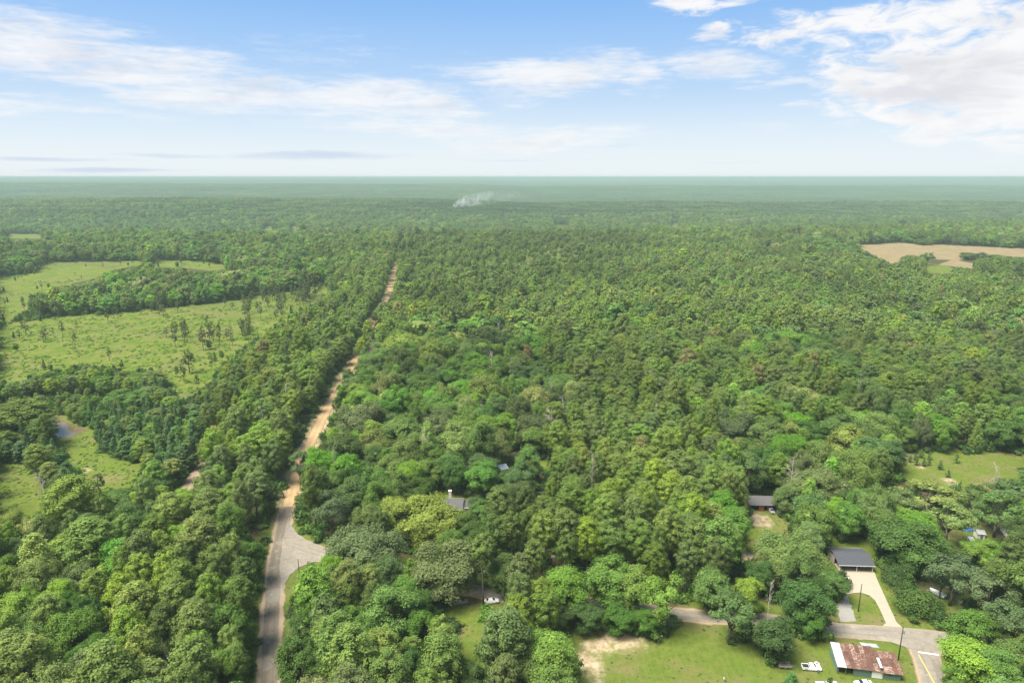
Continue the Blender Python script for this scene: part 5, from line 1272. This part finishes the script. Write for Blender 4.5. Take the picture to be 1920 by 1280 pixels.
tag(cp, 'white camper roof showing through the oak below the dark-roofed shed', 'camper')

# house with the chimney
o, rz, L = frame_px((822, 966), (866, 966)); r = empty('house', (o[0], o[1], 0), rz); D = 9.0
MB().box(0, L, 0, D, 0, 2.75).obj('wall', BRICKW, r); gable(r, L, D, 2.8, 5.0, SHINGLE2, .5)
for x in (1.0, 3.2): w_ = MB().box(x, x + 1.1, -.05, .02, .9, 2.2).obj('window', GLASS, r); MB().box(x - .1, x + 1.2, -.09, -.055, .8, .9).obj('sill', TRIM, w_)
d = MB().box(5.6, 6.5, -.06, .02, .05, 2.1).obj('door', REDB, r); MB().box(6.32, 6.40, -.1, -.065, 1.0, 1.1).obj('handle', STEEL, d)
tag(r, 'grey-roofed house with a tall cream chimney behind the yellow-topped oak', 'house')
p = gp2(842.5, 948, 3.0); c_ = MB().box(p[0] - o[0] - .55, p[0] - o[0] + .55, 5.8, 7.0, 2.0, 7.4).obj('chimney', CHIM, r); MB().box(p[0] - o[0] - .66, p[0] - o[0] + .66, 5.69, 7.11, 7.4, 7.6).obj('chimney_cap', CHIM, c_)
# low wing with white trim
MB().prism([(1.2, 2.6), (4.6, 3.6), (8.0, 2.6), (8.0, 2.5), (1.2, 2.5)], L + .52, L + 5.0).obj('wing_roof', SHINGLE2, r); MB().box(L + .05, L + 4.6, 1.8, 7.4, 0, 2.48).obj('wing_wall', TRIM, r)
MB().box(L + .5, L + 5.05, 1.1, 1.19, 2.48, 2.66).obj('fascia', TRIM, r)
# pale roof behind
o, rz, L = frame_px((931, 892), (955, 890)); r = empty('outbuilding', (o[0], o[1], 0), rz + .3)
MB().box(0, L, 0, 5, 0, 2.5).obj('wall', TRIM, r); gable(r, L, 5, 2.55, 3.6, STEEL, .3); MB().box(1.0, 2.0, -.05, 0, 0.05, 2.0).obj('door', WOOD, r)
tag(r, 'small outbuilding with a pale metal roof in the clearing behind the house', 'shed')
p = gp2(922, 1129); car(p[0], p[1], math.radians(-80), CARW, 'white car on the side road verge right of the live oak')
p = gp2(864, 1131); car(p[0], p[1], math.radians(-75), CARG, 'grey car half hidden under the wide live oak')

# right-hand yards
def shed(pA, pB, D, e, rd, wall, roof, label, nm='shed', door=True):
    o, rz, L = frame_px(pA, pB); r = empty(nm, (o[0], o[1], 0), rz)
    MB().box(0, L, 0, D, 0, e - .03).obj('wall', wall, r); gable(r, L, D, e, rd, roof, .25)
    if door: MB().box(L * .4, L * .4 + .9, -.05, 0, .05, 1.95).obj('door', WOOD, r)
    tag(r, label, 'shed' if 'shed' in nm else 'house')
shed((1888, 1008), (1925, 1012), 6, 2.6, 4.0, TRIM, RUST, 'small house with a rusty brown roof at the right edge below the pecan', 'small_house')
shed((1865, 1062), (1905, 1064), 7, 2.7, 4.1, TRIM, TRIM, 'white-roofed house among the trees at the right edge', 'white_house')
shed((1832, 1010), (1846, 1011), 3, 2.2, 2.9, TRIM, STEEL, 'small white shed beside the blue tarp', 'garden_shed')
p = gp2(1821, 1021); car(p[0], p[1], math.radians(160), CARW, 'white van at the edge of the green yard', 'van')
p = gp2(1815, 993); bt = empty('tarp_pile', (p[0], p[1], 0), .3); tb = shape_bush  # a tarp thrown over a heap
mb = MB(); rg = random.Random(3); nx = 7; hts = [[0.15 + 1.2 * math.sin(math.pi * i / 6) * math.sin(math.pi * j / 6) + rg.uniform(-.08, .12) for j in range(7)] for i in range(7)]
mb.quadmesh([(-1.9 + 3.8 * i / 6, -1.4 + 2.8 * j / 6, hts[i][j]) for i in range(7) for j in range(7)], [(i * 7 + j, (i + 1) * 7 + j, (i + 1) * 7 + j + 1, i * 7 + j + 1) for i in range(6) for j in range(6)]); mb.obj('tarp', BLUE, bt)
MB().box(-1.3, 1.3, -.9, .9, 0, .55, .2).obj('heap', WOOD, bt); tag(bt, 'blue tarp over a heap at the top of the right-hand yard', 'tarp')
p = gp2(1758, 1116); b_ = empty('boat_trailer', (p[0], p[1], 0), math.radians(32)); b_.scale = (.8, .72, .8)
loft('hull', [(-3.2, 1.05, .75, 1.5, 1.15), (-1.0, 1.1, .65, 1.5, 1.2), (1.5, .95, .7, 1.6, 1.1), (3.0, .45, .95, 1.75, .6), (3.6, .08, 1.4, 1.85, .12)], CARW, b_)
MB().box(-.85, .85, -2.9, 1.2, 1.42, 1.56).obj('deck', TRIM, b_); MB().box(-.08, .08, -3.0, 4.6, .45, .6).obj('frame', STEEL, b_); wheel(b_, -.95, -1.2, .33); wheel(b_, .95, -1.2, .33)
tag(b_, 'white boat on a trailer beside the large round bush', 'boat')
p = gp2(1788, 1107); car(p[0], p[1], math.radians(35), CARG, 'grey car under the open-crowned tree behind the white boat')
p = gp2(1783.5, 1160); mp = empty('marker_posts', (p[0], p[1], 0)); MB().tube([(0, 0, 0), (.15, .1, 1.5)], .11, 8).obj('pipe', TRIM, mp); MB().tube([(.55, -.2, 0), (.6, -.2, .7)], .1, 8).obj('pipe', TRIM, mp); tag(mp, 'two white upright pipes on the grass beside the round bush', 'pipe')

# utility poles
def pole(pb, H, label, arm=False, can=False, r0=.15):
    p = gp2(*pb); r = empty('utility_pole', (p[0], p[1], 0)); MB().tube([(0, 0, -.2), (0, 0, H * .5), (0, 0, H)], [r0 * 1.15, r0, r0 * .75], 9).obj('pole', POLEM, r, smooth=True)
    if arm:
        MB().box(-1.1, 1.1, -.06, .06, H - .7, H - .56).obj('crossarm', POLEM, r)
        for x in (-.95, 0, .95): MB().tube([(x, 0, H - .56), (x, 0, H - .36)], .05, 6).obj('insulator', STEEL, r)
    if can: MB().tube([(.38, 0, H - 2.4), (.38, 0, H - 1.4)], .24, 10).obj('transformer', STEEL, r); MB().box(.12, .2, -.05, .05, H - 2.0, H - 1.8).obj('bracket', STEEL, r)
    tag(r, label, 'pole', 'utility poles')
pole((1609, 1146), 9.6, 'bare dark pole on the grass island inside the driveway loop')
pole((1684, 1237), 10.8, 'dark utility pole between the barn and the turning road', can=True)
pole((563, 1100), 10.2, 'utility pole on the verge below the sandy junction')
pole((613, 1055), 9.4, 'utility pole at the side road mouth beside the huge live oak')
pole((900, 1055), 10.5, 'utility pole among the pines right of the chimney house')
# lawn mast with guys
p = gp2(1357, 1277); r = empty('guyed_mast', (p[0], p[1], 0)); MB().tube([(0, 0, 0), (0, 0, 4.2)], .05, 6).obj('mast', STEEL, r); MB().box(-.14, .14, -.1, .1, .7, 1.3).obj('meter_box', WHITE, r)
for a, b in ((1.9, .4), (1.5, -.8)): MB().tube([(0, 0, 4.0), (a, b, 0)], .018, 4).obj('guy_wire', STEEL, r)
tag(r, 'thin grey mast with slanting guy wires on the lawn', 'mast')
# road signs
p = gp2(563, 975); r = empty('warning_sign', (p[0], p[1], 0)); MB().box(-.04, .04, -.03, .03, 0, 2.6).obj('post', STEEL, r)
MB().quadmesh([(0, -.06, 1.9), (.5, -.06, 2.4), (0, -.06, 2.9), (-.5, -.06, 2.4), (0, -.035, 1.9), (.5, -.035, 2.4), (0, -.035, 2.9), (-.5, -.035, 2.4)], [(0, 1, 2, 3), (7, 6, 5, 4), (0, 4, 5, 1), (1, 5, 6, 2), (2, 6, 7, 3), (3, 7, 4, 0)]).obj('sign_plate', SIGNY, r)
tag(r, 'yellow diamond warning sign on the right verge of the dirt road', 'sign')
p = gp2(590, 1013); r = empty('street_sign', (p[0], p[1], 0)); MB().box(-.035, .035, -.03, .03, 0, 2.4).obj('post', STEEL, r); MB().box(-.5, .5, -.055, -.035, 2.15, 2.4).obj('sign_plate', SIGNG, r); MB().box(-.06, -.04, -.45, .45, 2.43, 2.66).obj('sign_plate', SIGNG, r)
tag(r, 'small green street sign above the sandy junction', 'sign')
# far away: a long white shed and a white farmhouse
def far_shed(px, py, wpx, D, e, rd, label, nm):
    y = 1500.0
    for _ in range(40):
        d = ray(px, py); t = (CAM_H - float(terrain(d[0] * y / d[1], y)) - 6) / -d[2]; y = d[1] * t
    x = d[0] * t; z = float(terrain(x, y)); L = wpx * t / FOC; r = empty(nm, (x - L / 2, y, z))
    MB().box(0, L, 0, D, 0, e).obj('wall', TRIM, r); gable(r, L, D, e + .05, rd, WHITE, .6)
    MB().box(L * .3, L * .3 + 4, -.2, -.05, .1, e * .8).obj('door', STEEL, r); tag(r, label, 'barn'); r.location.z = z + 6
    MB().box(-2, L + 2, -2, D + 2, -14, -.05).obj('earth_pad', BRICKW, r); return r
far_shed(1333, 363, 13, 30, 6, 10, 'tiny long white shed in the hazy far forest', 'long_shed')
far_shed(517, 428, 9, 12, 4, 7, 'small white farmhouse in the far woods at left', 'farmhouse')
# smoke rising from the far woods
def smoke():
    m, N, out = newmat('smoke'); tc = N.n('ShaderNodeTexCoord').outputs['Object']; sp = N.n('ShaderNodeSeparateXYZ', ins={0: tc})
    n = N.noise(tc, 0.03, 6.0, 0.65, 1.5)
    core = N.m('SUBTRACT', 1.0, N.m('DIVIDE', sp.outputs[0], 290.0), clamp=True)
    d = N.m('MULTIPLY', N.sstep(n, 0.40, 0.74), N.m('MULTIPLY_ADD', N.m('POWER', core, 4.0), 0.13, 0.006))
    pv = N.n('ShaderNodeVolumePrincipled', ins={'Color': (.95, .95, .95, 1), 'Density': d}); N.link(pv.outputs[0], out.inputs['Volume'])
    d = ray(845, 389); t = 2900.0 / d[1]; x, y = d[0] * t, 2900.0; z = CAM_H + d[2] * t
    mb = MB(); rg = random.Random(5)
    pts = [(0, 0, -24), (6, 0, -4), (22, 0, 10), (60, 3, 24), (120, 5, 36), (200, 6, 44), (290, 8, 50)]; mb.tube(pts, [6, 10, 15, 22, 28, 28, 16], 14)
    o = mb.obj('smoke', m, None, (x, y, z)); tag(o, kind='stuff'); return o
smoke()
# ------------------------------------------------------------------ summer haze
def build_haze():
    m, N, out = newmat('haze')
    pv = N.n('ShaderNodeVolumePrincipled', ins={'Color': (0.41, 0.56, 0.505, 1.0), 'Density': 0.00014, 'Anisotropy': 0.0})
    N.link(pv.outputs[0], out.inputs['Volume'])
    mb = MB(); mb.box(-85000, 85000, -900, 71000, -95, 134)
    o = mb.obj('haze', m); tag(o, kind='stuff')
build_haze()
